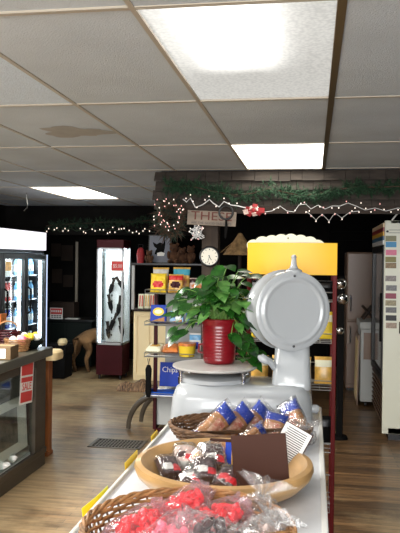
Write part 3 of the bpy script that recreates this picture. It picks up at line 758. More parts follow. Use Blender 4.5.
# floor vent
vc = at(118, 444, z=0)
t = thing('floor_vent', 'dark metal grille set in the wooden floor', 'vent', (vc.x, vc.y, 0))
k = MB(); w, d = .235, .15
k.box(-w, w, -d, -d+.03, 0, .006); k.box(-w, w, d-.03, d, 0, .006); k.box(-w, -w+.03, -d, d, 0, .006); k.box(w-.03, w, -d, d, 0, .006)
k.build('frame', 'vent_metal', t, bevel=.002)
k = MB()
for q in range(1, 14): x = -w+.03+q*(2*w-.06)/14; k.box(x-.005, x+.005, -d+.03, d-.03, .001, .005)
for q in range(1, 5): y = -d+.03+q*(2*d-.06)/5; k.box(-w+.03, w-.03, y-.004, y+.004, .001, .0045)
k.build('grille', 'vent_metal', t, smooth=0)
MB().box(-w+.02, w-.02, -d+.02, d-.02, .0002, .0012).build('duct', 'black_matte', t, smooth=0)

# ================================================================== SNACK RACK
RX, RY = -1.47, 6.42
t = thing('snack_rack', 'maroon snack rack with white back and wire shelves', 'display rack', (RX, RY, 0)); rw = .66
for x in (0, rw): MB().box(x-.016, x+.016, -.02, .02, .02, 1.36).build('post', 'maroon', t, bevel=.004)
for x in (0, rw): MB().box(x-.016, x+.016, .02, .38, .02, .07).build('base_rail', 'maroon', t, bevel=.004)
MB().box(0.016, rw-.016, .02, .035, .06, .36).build('kick_panel', 'grey_white', t, smooth=0)
MB().box(0.016, rw-.016, .36, .375, .07, 1.4).build('back_panel', 'grey_white', t, smooth=0)
MB().box(.0, rw, -.02, .02, .0, .03).build('front_rail', 'maroon', t, bevel=.004)
SH = [1.325, 1.03, .735, .36]
for z in SH:
    k = MB(); y0, y1 = -.16, .35
    for q in range(12): y = y0+(y1-y0)*q/11; k.tube([(-.07, y, z-.004), (rw-.02, y, z-.004)], .0025, 5)
    for q in range(6): x = -.07+(rw+.05)*q/5; k.tube([(x, y0, z-.009), (x, y1, z-.009)], .003, 5)
    k.tube([(-.07, y0, z+.03), (rw-.02, y0, z+.03)], .004, 6); k.tube([(-.07, y0, z-.004), (rw-.02, y0, z-.004)], .005, 6)
    k.tube([(-.07, y0, z+.03), (-.07, y1, z+.03)], .003, 5)
    for q in range(6): x = -.07+(rw+.05)*q/5; k.tube([(x, y0, z-.009), (x, y0, z+.03)], .003, 5)
    k.build('wire_shelf', 'steel', t)
for q, (dy, z0, dx) in enumerate(((.0, .32, -.02), (.3, .3, .03))):
    pts = []
    for s in range(9):
        u = s/8; pts.append((.0-.24*sin(u*pi/2)**.9+dx, dy, z0*(1-u**1.5)+.012))
    MB().tube(pts, [.03-.008*s/8 for s in range(9)], 8).build('curved_foot', 'counter_wood', t)
def pillow(w, h, tk, mats, zones, n=12, crimp=.06, crumple=.0):
    """upright bag in XZ, thickness along Y; zones: function(u,v)->material index"""
    k = MB()
    for s in (-1, 1):
        vs = []; 
        for i in range(n+1):
            for j in range(n+1):
                u = i/n; v = j/n; a, b_ = abs(2*u-1), abs(2*v-1)
                th = tk/2*sqrt(max(0, 1-a**2.6))*sqrt(max(0, 1-(max(0, (b_)))**4))
                c = random.uniform(-1, 1)*crumple*(1 if 0 < i < n and 0 < j < n else 0)
                pinch = 1-.08*(1-b_**2)*0
                edge = (0 if not (b_ > .93) else .004*(-1)**i)
                vs.append(((u-.5)*w*(1-.06*(1-b_**6)*(a > .9)), s*(th+c)+edge+(.0004*s), v*h))
        fs = []; off = len(k.v)
        k.v += vs
        for i in range(n):
            for j in range(n):
                a = off+i*(n+1)+j; k.f.append((a, a+1, a+n+2, a+n+1)); k.m.append(zones((i+.5)/n, (j+.5)/n))
    return k
def blob_zone(u, v):
    if v < .07 or v > .93: return 0
    if v > .66: return 1
    if ((u-.5)/.36)**2+((v-.42)/.17)**2 < 1: return 2
    return 0
def rack_bag(px, py, dy, w, h, mats, label, shelf, grp, rz=0, lean=-10):
    p = at(px, py, y=RY+dy)
    t = thing('snack_bag', label, 'snack bag', (p.x, RY+dy, SH[shelf]+.003), (radians(lean), 0, rz), grp)
    pillow(w, h, .05, mats, blob_zone, crumple=.007).build('bag', mats, t)
    return t
g = 'snack bags on the top rack shelf'
rack_bag(158, 291, -.1, .155, .18, ['chip_yellow', 'chip_yellow', 'chip_red'], 'yellow snack bag at the front left of the top shelf', 0, g)
rack_bag(175.5, 291, -.1, .145, .175, ['chip_gold', 'chip_red', 'maroon'], 'red topped gold snack bag at the front of the top shelf', 0, g)
rack_bag(160, 280, .08, .16, .235, ['chip_gold', 'silver', 'silver'], 'silver topped snack bag behind the yellow one', 0, g)
rack_bag(181, 280, .08, .17, .24, ['chip_gold', 'teal', 'orange'], 'teal topped snack bag behind the red topped one', 0, g)
rack_bag(197, 288, -.02, .15, .14, ['candy_white', 'candy_dark', 'orange'], 'pale brown snack bag half hidden by the plant', 0, g)
def rack_box(px, dy, w, h, d, m, m2, label, shelf, rz=0, lean=-14, name='biscuit_box', grp='boxes on the second rack shelf'):
    p = at(px, 300, y=RY+dy)
    t = thing(name, label, 'box', (p.x, RY+dy, SH[shelf]+.012), (radians(lean), 0, rz), grp)
    MB().box(-w/2, w/2, -d/2, d/2, 0, h).build('carton', m, t, bevel=.003)
    k = MB(); Mx = Matrix.Translation((0, -d/2-.0005, h*.6)) @ Matrix.Rotation(pi/2, 4, 'X')
    k.prism([(w*.36*cos(a*pi/10), h*.24*sin(a*pi/10)) for a in range(20)], .001, Mx)
    k.mi = 1; k.prism([(w*.25*cos(a*pi/10), h*.12*sin(a*pi/10)) for a in range(20)], .0016, Mx)
    k.build('emblem', [m2, 'cream_card'], t, smooth=0)
    k = MB(); k.prism([(-w*.4, h*.05), (w*.42, h*.05), (w*.42, h*.3), (w*.1, h*.22)], .001, Matrix.Translation((0, -d/2-.0005, 0)) @ Matrix.Rotation(pi/2, 4, 'X')); k.build('print', 'cookie', t, smooth=0)
    return t
rack_box(158.5, -.06, .15, .165, .05, 'blue', 'chip_yellow', 'blue biscuit box with a yellow oval on the second shelf', 1)
rack_box(177, -.06, .13, .11, .05, 'sky', 'blue', 'pale blue box half behind the plant leaves', 1)
rack_box(193, -.06, .13, .12, .05, 'blue2', 'paper', 'blue and white box behind the plant stems', 1)
def lie_bag(px, dy, w, h, mats, label, shelf, tk=.07):
    p = at(px, 345, y=RY+dy)
    t = thing('snack_bag', label, 'snack bag', (p.x, RY+dy-.1, SH[shelf]+.038), (radians(-78), 0, random.uniform(-.2, .2)), 'bags lying on the third rack shelf')
    pillow(w, h, tk, mats, blob_zone).build('bag', mats, t)
lie_bag(155, 0, .16, .2, ['cream_card', 'cream', 'chip_gold'], 'cream bag lying at the left of the third shelf', 2)
lie_bag(172, 0, .16, .2, ['orange', 'cookie', 'orange'], 'orange brown bag lying on the third shelf', 2)
p = at(187, 357, y=RY-.08)
t = thing('food_tub', 'yellow tub with a red lid on the third shelf', 'tub', (p.x, RY-.08, SH[2]+.002))
MB().lathe([(0, 0), (.07, 0), (.082, .1), (0, .1)], 24).build('tub', 'chip_yellow', t); MB().lathe([(0, .1), (.086, .1), (.086, .125), (0, .127)], 24).build('lid', 'orange', t)
p = at(195, 345, y=RY+.06)
t = thing('drink_carton', 'blue and white packet behind the yellow tub', 'packet', (p.x, RY+.1, SH[2]+.002)); k = pillow(.13, .2, .06, 0, blob_zone); k.build('bag', ['paper', 'sky', 'blue'], t)
# blue display tray on the lowest shelf
p = at(164, 394, y=RY-.12)
t = thing('display_tray', 'blue cardboard display tray on the lowest rack shelf', 'tray', (p.x-.02, RY-.05, SH[3]+.003))
k = MB(); w = .115
k.box(-w, w, -.1, .24, 0, .005); k.box(-w, w, -.105, -.1, 0, .04); k.box(-w, -w+.004, -.1, .24, 0, .05); k.box(w-.004, w, -.1, .24, 0, .05)
k.build('tray', 'blue2', t, smooth=0)
k = MB(); k.add([(-.085, .2, .04), (w, .2, .04), (w, .23, .27), (-.085, .23, .27), (-.085, .205, .04), (w, .205, .04), (w, .235, .27), (-.085, .235, .27)], [(0,1,2,3),(4,7,6,5),(0,4,5,1),(1,5,6,2),(2,6,7,3),(3,7,4,0)])
k.build('back_card', 'blue', t, smooth=0)
lettering('Chips', .075, 'paper', t, (.015, .214, .2), (radians(83), 0, 0), sx=.9)
MB().box(-w, w, -.107, -.105, .002, .012).build('front_stripe', 'paper', t, smooth=0)
# black hanging glove-like strap on rack end
p = at(149, 332, y=RY-.17)
t = thing('hanging_bag', 'black cloth bag hanging at the left end of the rack', 'bag', (p.x+.0, RY-.17, SH[2]-.02))
MB().tube([(-.01, 0, .0), (0, -.005, -.06), (.01, 0, 0)], .004, 6).build('strap', 'black', t)
MB().loft([rrect(.03, .02, .008, -.06), rrect(.06, .03, .012, -.1), rrect(.05, .035, .012, -.2), rrect(.06, .03, .012, -.3), rrect(.035, .02, .008, -.36)]).build('pouch', 'black_matte', t)

# ================================================================== BEAM DECORATIONS
def garland(name, label, pts, r, n, m, needle=.045, seed=1, cat='garland', kindm=None):
    rnd = random.Random(seed); pts = [Vector(p) for p in pts]
    t = thing(name, label, cat, pts[0])
    o = pts[0]; k = MB(); k.tube([p-o for p in pts], .007, 6); k.build('wire', 'twig', t)
    k = MB(); L = [0]
    for a, b in zip(pts, pts[1:]): L.append(L[-1]+(b-a).length)
    for q in range(n):
        s = rnd.uniform(0, L[-1]); i = max(j for j in range(len(L)) if L[j] <= s); i = min(i, len(pts)-2)
        base = pts[i].lerp(pts[i+1], (s-L[i])/(L[i+1]-L[i]))-o
        d = Vector((rnd.gauss(0, 1)+.6, rnd.gauss(0, 1), rnd.gauss(0, .9)-.25)).normalized()
        tip = base+d*r*rnd.uniform(.5, 1.1)
        k.mi = 0
        for w in range(15):
            b0 = base.lerp(tip, .2+.8*w/15); dd = (d*.8+Vector((rnd.gauss(0, .6), rnd.gauss(0, .6), rnd.gauss(0, .6)))).normalized()
            e = b0+dd*needle*rnd.uniform(.6, 1.2); sd = dd.orthogonal().normalized()*.0028
            k.mi = 0 if rnd.random() < .7 else 1
            k.add([b0-sd, b0+sd, e], [(0, 1, 2)])
    k.build('needles', m, t, smooth=0)
    return t
GY = BY-.07
def gp(px, py, y=GY): return at(px, py, y=y)
garland('pine_garland', 'green pine garland swagged along the shingled beam', [gp(x, y) for x, y in ((166, 186), (178, 186), (195, 187), (212, 191), (232, 195), (250, 194), (268, 189), (285, 192), (300, 196), (318, 194), (335, 190), (355, 187), (380, 187), (410, 186))], .09, 520, ['pine', 'pine_dark'], seed=3)
garland('pine_garland', 'dim green garland along the dark header at far left', [at(x, y, y=HY-.06) for x, y in ((46, 226), (70, 224), (90, 223), (110, 222), (135, 222), (160, 219))], .1, 260, ['pine_dark', 'pine'], seed=4)
# brown wreath at the beam end
wc = gp(171, 216, BY-.1)
t = thing('twig_wreath', 'dark twig wreath hanging at the left end of the beam', 'wreath', wc)
k = MB(); rnd = random.Random(5)
for q in range(14):
    rr = .1+rnd.uniform(-.02, .02); ph = rnd.uniform(0, 6); k.tube([((rr+.015*sin(5*a+ph))*cos(a), .02*sin(3*a+ph), (rr+.015*sin(5*a+ph))*sin(a)) for a in [2*pi*j/24 for j in range(24)]], .005, 5, True)
k.build('twig_ring', 'twig', t)
k = MB()
for q in range(900):
    a = rnd.uniform(0, 2*pi); r0 = rnd.uniform(.05, .12); b0 = Vector((r0*cos(a), 0, r0*1.25*sin(a)-.03)); d = Vector((rnd.gauss(0, 1), rnd.gauss(0, .6)-.3, rnd.gauss(0, 1))).normalized()
    e = b0+d*rnd.uniform(.04, .11); sd = d.orthogonal().normalized()*.007; k.mi = rnd.randint(0, 1); k.add([b0-sd, b0+sd, e], [(0, 1, 2)])
k.build('leaves', ['twig', 'pine_dark'], t, smooth=0)
def string_lights(label, pts, bulbs, cordm, bm_list, drop=.0, r=.0028, br=.0045, seed=1):
    rnd = random.Random(seed); o = Vector(pts[0])
    t = thing('string_lights', label, 'string lights', o, group=None)
    MB().tube([Vector(p)-o for p in pts], r, 5).build('cord', cordm, t)
    me = {}
    for q, b in enumerate(bulbs):
        m_ = bm_list[q % len(bm_list)]
        if m_ not in me:
            k = MB(); k.lathe([(0, -br*1.4), (br*.8, -br*.7), (br, 0), (br*.7, br), (0, br*1.6)], 8)
            ob = k.build('bulb', m_, t, Vector(b)-o); me[m_] = ob
        else:
            ob = me[m_].copy(); C.objects.link(ob); ob.parent = t; ob.location = Vector(b)-o
    return t
# white cord zigzag over the sign
zz = [(186, 199), (193, 197), (198, 209), (205, 203), (211, 200), (216, 208), (222, 203), (227, 201), (232, 207)]
zz = [(183, 199), (186.5, 202), (190.5, 198), (195.5, 207.5), (202, 205), (205, 203), (209.5, 199.5), (213, 203), (219, 207), (224, 201.5), (231, 205), (238, 206), (246, 208)]
string_lights('white corded light string zigzagging above the wooden sign', [gp(x, y, BY-.17) for x, y in zz], [gp(x, y-1.6, BY-.175) for x, y in ((186, 200), (190.5, 196.5), (193, 203), (197, 209), (205, 201.5), (209, 198), (216, 208), (224, 200), (229, 205), (237, 205))], 'cord', ['bulb'], r=.0045, seed=2)
rnd = random.Random(9)
pts = []
for a in range(40):
    th = 2*pi*a/20; pts.append(wc+Vector((.1*cos(th)+rnd.uniform(-.04, .04), -.1+rnd.uniform(-.02, .0), .1*sin(th)+rnd.uniform(-.04, .06))))
string_lights('tangle of pink and white lights wound over the twig wreath', pts, [pts[i]+Vector((0, -.012, 0)) for i in range(0, 40)], 'cord_green', ['bulb_pink', 'bulb', 'bulb_pink'], seed=3)
pts = []; cc = gp(197, 232, BY-.1)
for a in range(30):
    pts.append(cc+Vector((.045*cos(a*1.9)+rnd.uniform(-.03, .03), rnd.uniform(-.03, .0), .04*sin(a*1.3)+rnd.uniform(-.03, .03))))
string_lights('bunched white light string hanging left of the post', pts, pts[::2], 'cord', ['bulb', 'bulb', 'bulb_pink'], r=.004, seed=4)
pl = []; bl = []
x = 258; q = 0
path = [(258, 210), (265, 212), (272, 211), (280, 206), (287, 211), (294, 212), (299, 205), (306, 204), (311, 209), (318, 205), (325, 209), (332, 206), (340, 206), (348, 203), (356, 206), (365, 210), (375, 208), (386, 211), (398, 208), (410, 210)]
string_lights('pale light string along the lower edge of the beam', [gp(x, y, BY-.12) for x, y in path], [gp(x+rnd.uniform(-2, 2), y+rnd.choice((-1.5, 1.8, 2)), BY-.125) for x, y in path]+[gp(x, y, BY-.125) for x, y in ((361, 203), (371, 212), (380, 204), (391, 212), (352, 211))], 'cord', ['bulb', 'bulb_pink', 'bulb'], r=.0024, seed=5)
path = [(306, 211), (311, 215), (316, 220), (322, 214), (329, 221), (335, 213), (342, 218), (350, 212), (359, 211)]
string_lights('lower loop of lights hanging from the middle of the beam', [gp(x, y, BY-.13) for x, y in path], [gp(x, y+1.2, BY-.135) for x, y in path], 'cord', ['bulb', 'bulb_pink'], r=.002, seed=6)
path = [(42, 232)]; x = 46
bb = []
while x < 156:
    path.append((x, 230.5+rnd.uniform(-2, 2.6))); 
    if rnd.random() < .85: bb.append((x+rnd.uniform(-1, 1), path[-1][1]+rnd.uniform(-2, 2.5)))
    x += rnd.uniform(2, 4)
string_lights('white light string along the dark header at far left', [at(x, y, y=HY-.12) for x, y in path], [at(x, y, y=HY-.13) for x, y in bb], 'cord_green', ['bulb'], r=.004, br=.008, seed=7)
# red and white bow cluster on the beam
bc = gp(253.5, 210.5, BY-.12)
t = thing('ribbon_bow', 'red and white ribbon bow pinned to the beam', 'bow', bc)
k = MB()
for q in range(9):
    a = q*2*pi/9; d = Vector((cos(a), 0, .55*sin(a)))*rnd.uniform(.7, 1.15); s = Vector((-sin(a), 0, cos(a)))*.02
    k.mi = q % 2
    pts_ = [d*.01, d*.045+Vector((0, -.03, 0)), d*.085+Vector((0, -.01, 0)), d*.05+Vector((0, .01, 0))]
    vs = []; 
    for p_ in pts_: vs += [p_-s, p_+s]
    k.add(vs, [(0, 1, 3, 2), (2, 3, 5, 4), (4, 5, 7, 6), (6, 7, 1, 0)])
k.build('loops', ['red_cloth', 'candy_white'], t)
MB().ell((0, -.02, 0), .018, 8, 6).build('knot', 'red_cloth', t)
# white tag hanging by the bow
p = gp(236, 212, BY-.1)
# wooden sign
p0 = gp(211.5, 218.3, BY-.13)
t = thing('wooden_sign', 'weathered wooden sign with red lettering above the clock', 'sign', p0, (0, radians(2.6), 0))
MB().box(-.205, .205, 0, .02, -.06, .06).build('board', 'sign_wood', t, bevel=.003)
lettering('THESE', .1, 'rust_paint', t, (0, -.002, .014), FRONT, sx=1.25)
lettering('ARE THE GOOD OLD DAYS', .026, 'ink', t, (0, -.002, -.042), FRONT, name='small_lettering', sx=1.05)
MB().tube([(-.18, .01, .06), (0, .05, .14), (.18, .01, .06)], .002, 5).build('hanging_wire', 'dark_steel', t)
# black iron ring with strap
p = gp(226, 212.5, BY-.16)
t = thing('iron_ring', 'black iron ring with a leather strap hung over the sign', 'ring', p)
MB().tube([(.056*cos(2*pi*a/24), 0, .056*sin(2*pi*a/24)) for a in range(24)], .009, 8, True).build('ring', 'black', t)
MB().loft([rrect(.014, .008, .003, -.055, cx=.0), rrect(.022, .012, .004, -.1, cx=.004), rrect(.02, .012, .004, -.17, cx=.0), rrect(.014, .01, .003, -.21, cx=-.004)]).build('strap', 'black_matte', t)
# clock on the post
p = at(209.5, 256.5, y=5.85)
t = thing('wall_clock', 'round white clock with a dark rim on the post', 'clock', (p.x, 5.868, p.z))
RXm = Matrix.Rotation(pi/2, 3, 'X')
MB().lathe([(0, 0), (.088, 0), (.09, .02), (.08, .034), (.074, .034), (.072, .024), (0, .024)], 40, RXm).build('case', 'black', t)
MB().lathe([(0, .0242), (.0735, .0242), (.0735, .027), (0, .027)], 40, RXm).build('face', 'clock_face', t)
for q in range(12):
    a = q*pi/6; R_ = Matrix.Rotation(a, 3, 'Y'); MB().cbox(R_ @ Vector((0, -.0278, .061)), (.004 if q % 3 else .007, .0012, .012), R_).build('hour_mark', 'ink', t, smooth=0)
for nm, a, l, w in (('hour_hand', 2.6, .036, .005), ('minute_hand', 3.4, .055, .0035)):
    R_ = Matrix.Rotation(a, 3, 'Y'); MB().cbox(R_ @ Vector((0, -.0295, l/2-.006)), (w, .001, l+.012), R_).build(nm, 'black', t, smooth=0)
# straw hat-like cone on the high back
p = at(240, 255, y=6.9)
t = thing('straw_hat', 'conical straw hat behind the plant and the yellow sign', 'hat', (p.x, 6.9, p.z))
k = MB(); pr = [(.17, 0), (.172, .004), (.15, .03), (.11, .08), (.06, .15), (.02, .215), (0, .222)]
k.lathe(pr, 28); k.build('crown', 'straw', t)
k = MB()
for q in range(120):
    a = rnd.uniform(0, 2*pi); r0 = rnd.uniform(.05, .165); z0 = .16*(1-r0/.19)+.02
    k.tube([(r0*cos(a), r0*sin(a), z0+.012), ((r0+.035)*cos(a+.05), (r0+.035)*sin(a+.05), max(-.005, z0-.02))], .0016, 4)
k.build('loose_straw', 'straw', t)
t2 = thing('hat_stand', 'dark stand under the straw hat', 'stand', (p.x, 6.9, 0)); MB().tube([(0, 0, .02), (0, 0, p.z+.17)], .02, 10).build('pole', 'dark_wood', t2); MB().lathe([(0, 0), (.09, 0), (.08, .025), (0, .03)], 24).build('base', 'dark_wood', t2)
# wire hanging from the ceiling at left
p = at(26.5, 193, z=ZC)
tag(MB().tube([(0, 0, 0), (.0, 0, -.06), (.012, 0, -.13), (.008, 0, -.17), (-.03, 0, -.21)], .006, 6).build('loose_wire', 'steel', None, (p.x, p.y, ZC)), 'loose pale wire dangling from the ceiling at far left', 'wire')

# ================================================================== RIGHT SIDE
KX, KY0, KY1, KH = .645, 6.52, 7.72, 2.02
t = thing('drink_cooler', 'white upright cooler with a column of stickers at right', 'cooler', (KX, KY0, 0)); d = KY1-KY0; w = .8
k = MB(); k.box(.0, w, 0, .03, .06, KH); k.box(.05, w, d-.03, d, .06, KH); k.box(.05, w, 0, d, KH-.03, KH); k.box(w-.03, w, 0, d, .06, KH); k.box(.05, w, 0, d, .06, .12)
k.build('cabinet', 'appliance', t, bevel=.006)
MB().box(.06, w-.02, .03, d-.03, 0, .06).build('plinth', 'black', t, smooth=0)
MB().box(.1, .12, .03, d-.03, .12, KH-.03).build('dark_interior', 'black_matte', t, smooth=0)
hs = MB(); z0, z1 = 1.8, 2.0
ms = ['stripe_c', 'stripe_m', 'stripe_y', 'stripe_t', 'white']
for i in range(5):
    hs.mi = i; za = z1-(i+1)*(z1-z0)/5; hs.box(-.012, .05, .031, d, za, za+(z1-z0)/5)
hs.build('striped_header', ms, t, smooth=0)
dr = MB(); dr.box(-.01, .05, .032, .09, .52, 1.79); dr.box(-.01, .05, d-.06, d, .52, 1.79); dr.box(-.01, .05, .06, d-.06, .52, .58); dr.box(-.01, .05, .06, d-.06, 1.73, 1.79)
dd = dr.build('door', 'black', t, bevel=.003)
MB().box(.01, .02, .09, d-.06, .58, 1.73).build('door_glass', 'dark_glass', dd, smooth=0)
MB().box(-.03, -.01, .045, .075, .9, 1.35).build('handle', 'black_matte', dd, bevel=.004)
lv = MB(); lv.box(.03, .05, .031, d, .1, .5)
for i in range(8): z = .12+i*.048; lv.cbox((.018, d/2+.02, z+.015), (.03, d-.05, .012), Matrix.Rotation(radians(35), 3, 'Y'))
lv.build('louvre_grille', 'louver', t, smooth=0)
MB().tube([(.06, -.02, KH-.0), (.12, -.02, KH+.08)], .008, 6).build('cable', 'white', t)
cols = [(130, 128, 96), (60, 140, 190), (222, 120, 150), (130, 122, 70), (140, 116, 84), (140, 132, 130), (120, 120, 122), (140, 60, 80), (150, 140, 110), (110, 110, 112), (40, 40, 44), (160, 140, 124)]
pys = [238.5, 244.5, 252.5, 259.5, 265.5, 278.5, 288, 296, 303, 310, 318, 325.5]
for q, (c_, py) in enumerate(zip(cols, pys)):
    p = at(391, py, y=KY0-.001); mm = mat('sticker_print', c_, .5, noise=(60, .35 if q in (4, 5, 6, 8, 9, 11) else .08))
    nmz = ['olive', 'blue', 'pink', 'moss green', 'brown', 'grey', 'black and white', 'plum', 'khaki', 'grey checked', 'black', 'beige'][q]
    tag(MB().box(-.048, .048, -.002, 0, -.025, .025).build('flavour_sticker', mm, None, (p.x+random.uniform(-.003, .003), KY0-.0005, p.z), smooth=0), nmz+' sticker in the column on the white cooler', 'sticker', 'stickers on the white cooler')
k = MB(); p = at(392, 231.5, y=KY0)
k.ell((p.x-.04, KY0-.003, p.z), (.012, .003, .01), 10, 6); k.box(p.x-.03, p.x+.08, KY0-.002, KY0, p.z+.012, p.z+.016); k.box(p.x-.03, p.x+.07, KY0-.002, KY0, p.z-.014, p.z-.01)
tag(k.build('cooler_lock', 'ink', None, smooth=0), 'small dark lock mark at the top of the white cooler', 'lock')
p = at(399, 327, y=KY0)
tag(MB().box(-.03, .05, -.03, 0, -.06, .05).build('plug_box', 'black', None, (p.x+.03, KY0, p.z), bevel=.006), 'black plug box on the cooler at the right edge', 'plug box')
# low chest freezer
p0 = at(360, 407, z=0); fx, fy = p0.x, p0.y; fz = at(360, 322, y=fy).z
t = thing('ice_cream_freezer', 'grey-white low freezer beyond the cooler with a brown frame on top', 'freezer', (fx, fy, 0))
MB().box(0, .7, 0, .6, .06, fz-.08).build('body', 'grey_white', t, bevel=.01)
MB().box(-.015, .71, -.015, .61, fz-.08, fz).build('lid', 'grey_white', t, bevel=.01)
MB().box(.03, .66, -.008, 0, fz-.42, fz-.12).build('front_panel', 'tan_panel', t, smooth=0)
for x in (.06, .6):
    for y in (.06, .54): MB().tube([(x-.012, y, .03), (x+.012, y, .03)], .03, 12).build('castor', 'black', t)
k = MB()
k.tube([(.02, .25, .0), (.13, .25, .15)], .016, 6); k.tube([(.15, .25, .0), (.02, .25, .15)], .016, 6); k.tube([(.02, .45, .0), (.13, .45, .15)], .016, 6); k.tube([(.15, .45, .0), (.02, .45, .15)], .016, 6); k.tube([(.085, .25, .075), (.085, .45, .075)], .012, 6)
tag(k.build('wooden_trestle', 'dark_wood', None, (fx+.02, fy+.05, fz+.008)), 'small brown crossed trestle standing on the low freezer', 'trestle')
# panel standing against the freezer's side
t = thing('leaning_board', 'tan board standing against the side of the low freezer', 'board', (fx-.034, fy+.1, 0), (0, radians(1), 0))
MB().box(0, .015, 0, .5, 0, .8).build('board', 'tan_panel', t, bevel=.003)
MB().box(-.004, 0, .04, .46, .05, .74).build('panel_face', 'cream', t, smooth=0)
# tall tan refrigerator
p0 = at(346, 391, z=0); ty = at(352, 391, z=0).y
x0 = at(346.5, 300, y=ty).x
t = thing('tan_refrigerator', 'tall tan refrigerator at the end of the right aisle', 'refrigerator', (x0, ty, 0)); th = at(350, 252, y=ty).z
MB().box(0, .75, .04, .7, .03, th).build('cabinet', 'tan_panel', t, bevel=.01)
MB().box(.005, .745, 0, .035, .9, th-.01).build('upper_door', 'tan_panel', t, bevel=.012)
MB().box(.005, .745, 0, .035, .08, .885).build('lower_door', 'tan_panel', t, bevel=.012)
for z in (1.0, .6): MB().tube([(.05, -.0, z), (.05, -.03, z+.02), (.05, -.03, z+.2), (.05, 0, z+.22)], .01, 6).build('handle', 'chrome', t)
MB().box(.02, .73, .06, .68, 0, .03).build('base', 'black', t, smooth=0)
# dark stand with chrome globes
p = at(341, 300, y=6.5)
t = thing('globe_dispenser', 'black dispenser post with chrome globes behind the yellow-topped rack', 'dispenser', (p.x, 6.5, 0))
MB().box(-.03, .03, -.05, .05, .03, 1.5).build('column', 'black_matte', t, bevel=.006); MB().lathe([(0, 0), (.08, 0), (.07, .03), (0, .035)], 24).build('base', 'black_matte', t)
for px, py, r in ((341, 284, .05), (343, 299, .05), (340, 331, .035)):
    q = at(px, py, y=6.44); k = MB(); k.lathe([(0, 0), (r, 0), (r*1.05, r*.3), (r*.8, r*.7), (r*.3, r*.95), (0, r)], 20, Matrix.Rotation(pi/2, 3, 'X')); k.build('chrome_dial', 'chrome', t, (q.x-p.x, -.05, q.z))
# dark slatted stack deep in the aisle
p = at(352, 240, y=10.8)
t = thing('wall_shelving', 'dim dark slatted shelving on the back wall of the right aisle', 'shelving', (p.x, 10.8, 0))
for q in range(7): MB().box(-.35, .45, 0, .15, 1.45+.13*q, 1.47+.13*q).build('slat', 'black_matte', t, smooth=0)
for x in (-.35, .42): MB().box(x, x+.03, 0, .15, 0, 2.3).build('upright', 'black_matte', t, smooth=0)

# ================================================================== YELLOW-TOPPED RACK
YY = 3.72
a0 = at(248, 258, y=YY); a1 = at(337, 258, y=YY); cx = (a0.x+a1.x)/2; hw = (a1.x-a0.x)/2
t = thing('wire_display_rack', 'wire display rack with a plain yellow header between red posts', 'display rack', (cx, YY, 0))
zt = at(290, 243, y=YY).z; zb = at(290, 274.5, y=YY).z
k = MB(); n = 12; vs = []
for i in range(n+1):
    u = -1+2*i/n; y = -.03-.03*(1-u*u)
    vs += [(u*hw, y, zb), (u*hw, y, zt), (u*hw, y+.003, zb), (u*hw, y+.003, zt)]
fs = []
for i in range(n):
    a = 4*i; b_ = a+4; fs += [(a, b_, b_+1, a+1), (a+2, a+3, b_+3, b_+2), (a+1, b_+1, b_+3, a+3), (a, a+2, b_+2, b_)]
fs += [(0, 1, 3, 2), (4*n, 4*n+2, 4*n+3, 4*n+1)]
k.add(vs, fs); k.build('yellow_header', 'yellow', t)
k = MB(); Mx = Matrix.Translation((0, .02, 0)) @ Matrix.Rotation(pi/2, 4, 'X')
for q in range(8):
    px = (258, 266, 274, 282, 290, 298, 306, 313)[q]; top = (239, 236, 235, 234, 233.6, 234.5, 236, 239)[q]
    q0 = at(px, 243, y=YY+.02); q1 = at(px, top, y=YY+.02); w = .034; h = q1.z-zb-.05; xx = q0.x-cx
    poly = [(xx-w*.85, zb+.05), (xx+w*.85, zb+.05)]+[(xx+w*cos(a*pi/8)*(1), zb+.05+h-.025+.025*sin(a*pi/8)) for a in range(9)]
    k.prism(poly, .004, Matrix.Translation((xx, .003*q, zb+.05)) @ Matrix.Rotation(radians((q-3.5)*4), 4, 'Y') @ Matrix.Translation((-xx, 0, -zb-.05)) @ Mx)
k.build('petal_card', 'cream_card', t, smooth=0)
MB().ell((at(288, 238, y=YY).x-cx, .009, at(288, 238, y=YY).z), (.004, .004, .004), 8, 6).build('peg_hole', 'black', t)
for s in (-1, 1):
    for yy in (0, .34):
        MB().box(s*(hw-.009)-.011, s*(hw-.009)+.011, yy-.012, yy+.012, .0, zt-.0+.0).build('post', 'red_post', t, bevel=.003)
for z in (.3, .62, .95, 1.2, 1.42):
    k = MB()
    for q in range(8): x = -hw+.02+(2*hw-.04)*q/7; k.tube([(x, 0, z), (x, .33, z), (x, .33, z+.1)], .0022, 5)
    for q in range(5): y = .33*q/4; k.tube([(-hw, y, z), (hw, y, z)], .003, 5)
    k.tube([(-hw, -.005, z+.05), (hw, -.005, z+.05)], .003, 5); k.tube([(-hw, .33, z+.1), (hw, .33, z+.1)], .003, 5)
    for s in (-1, 1): k.tube([(s*hw, 0, z+.05), (s*hw, .33, z+.05)], .003, 5)
    k.build('wire_basket', 'steel', t)
rows_ = [(1.203, 'chip_yellow', 'yellow packet in the second wire basket from the top of the rack', 'yellow packets in the rack'), (.953, 'chip_gold', 'gold packet in the middle wire basket of the rack', 'gold packets in the rack'), (.623, 'black_matte', 'black packet in a low wire basket of the rack', 'black packets in the rack'), (1.423, 'black_matte', 'black packet in the top wire basket of the rack', 'black packets at the top of the rack')]
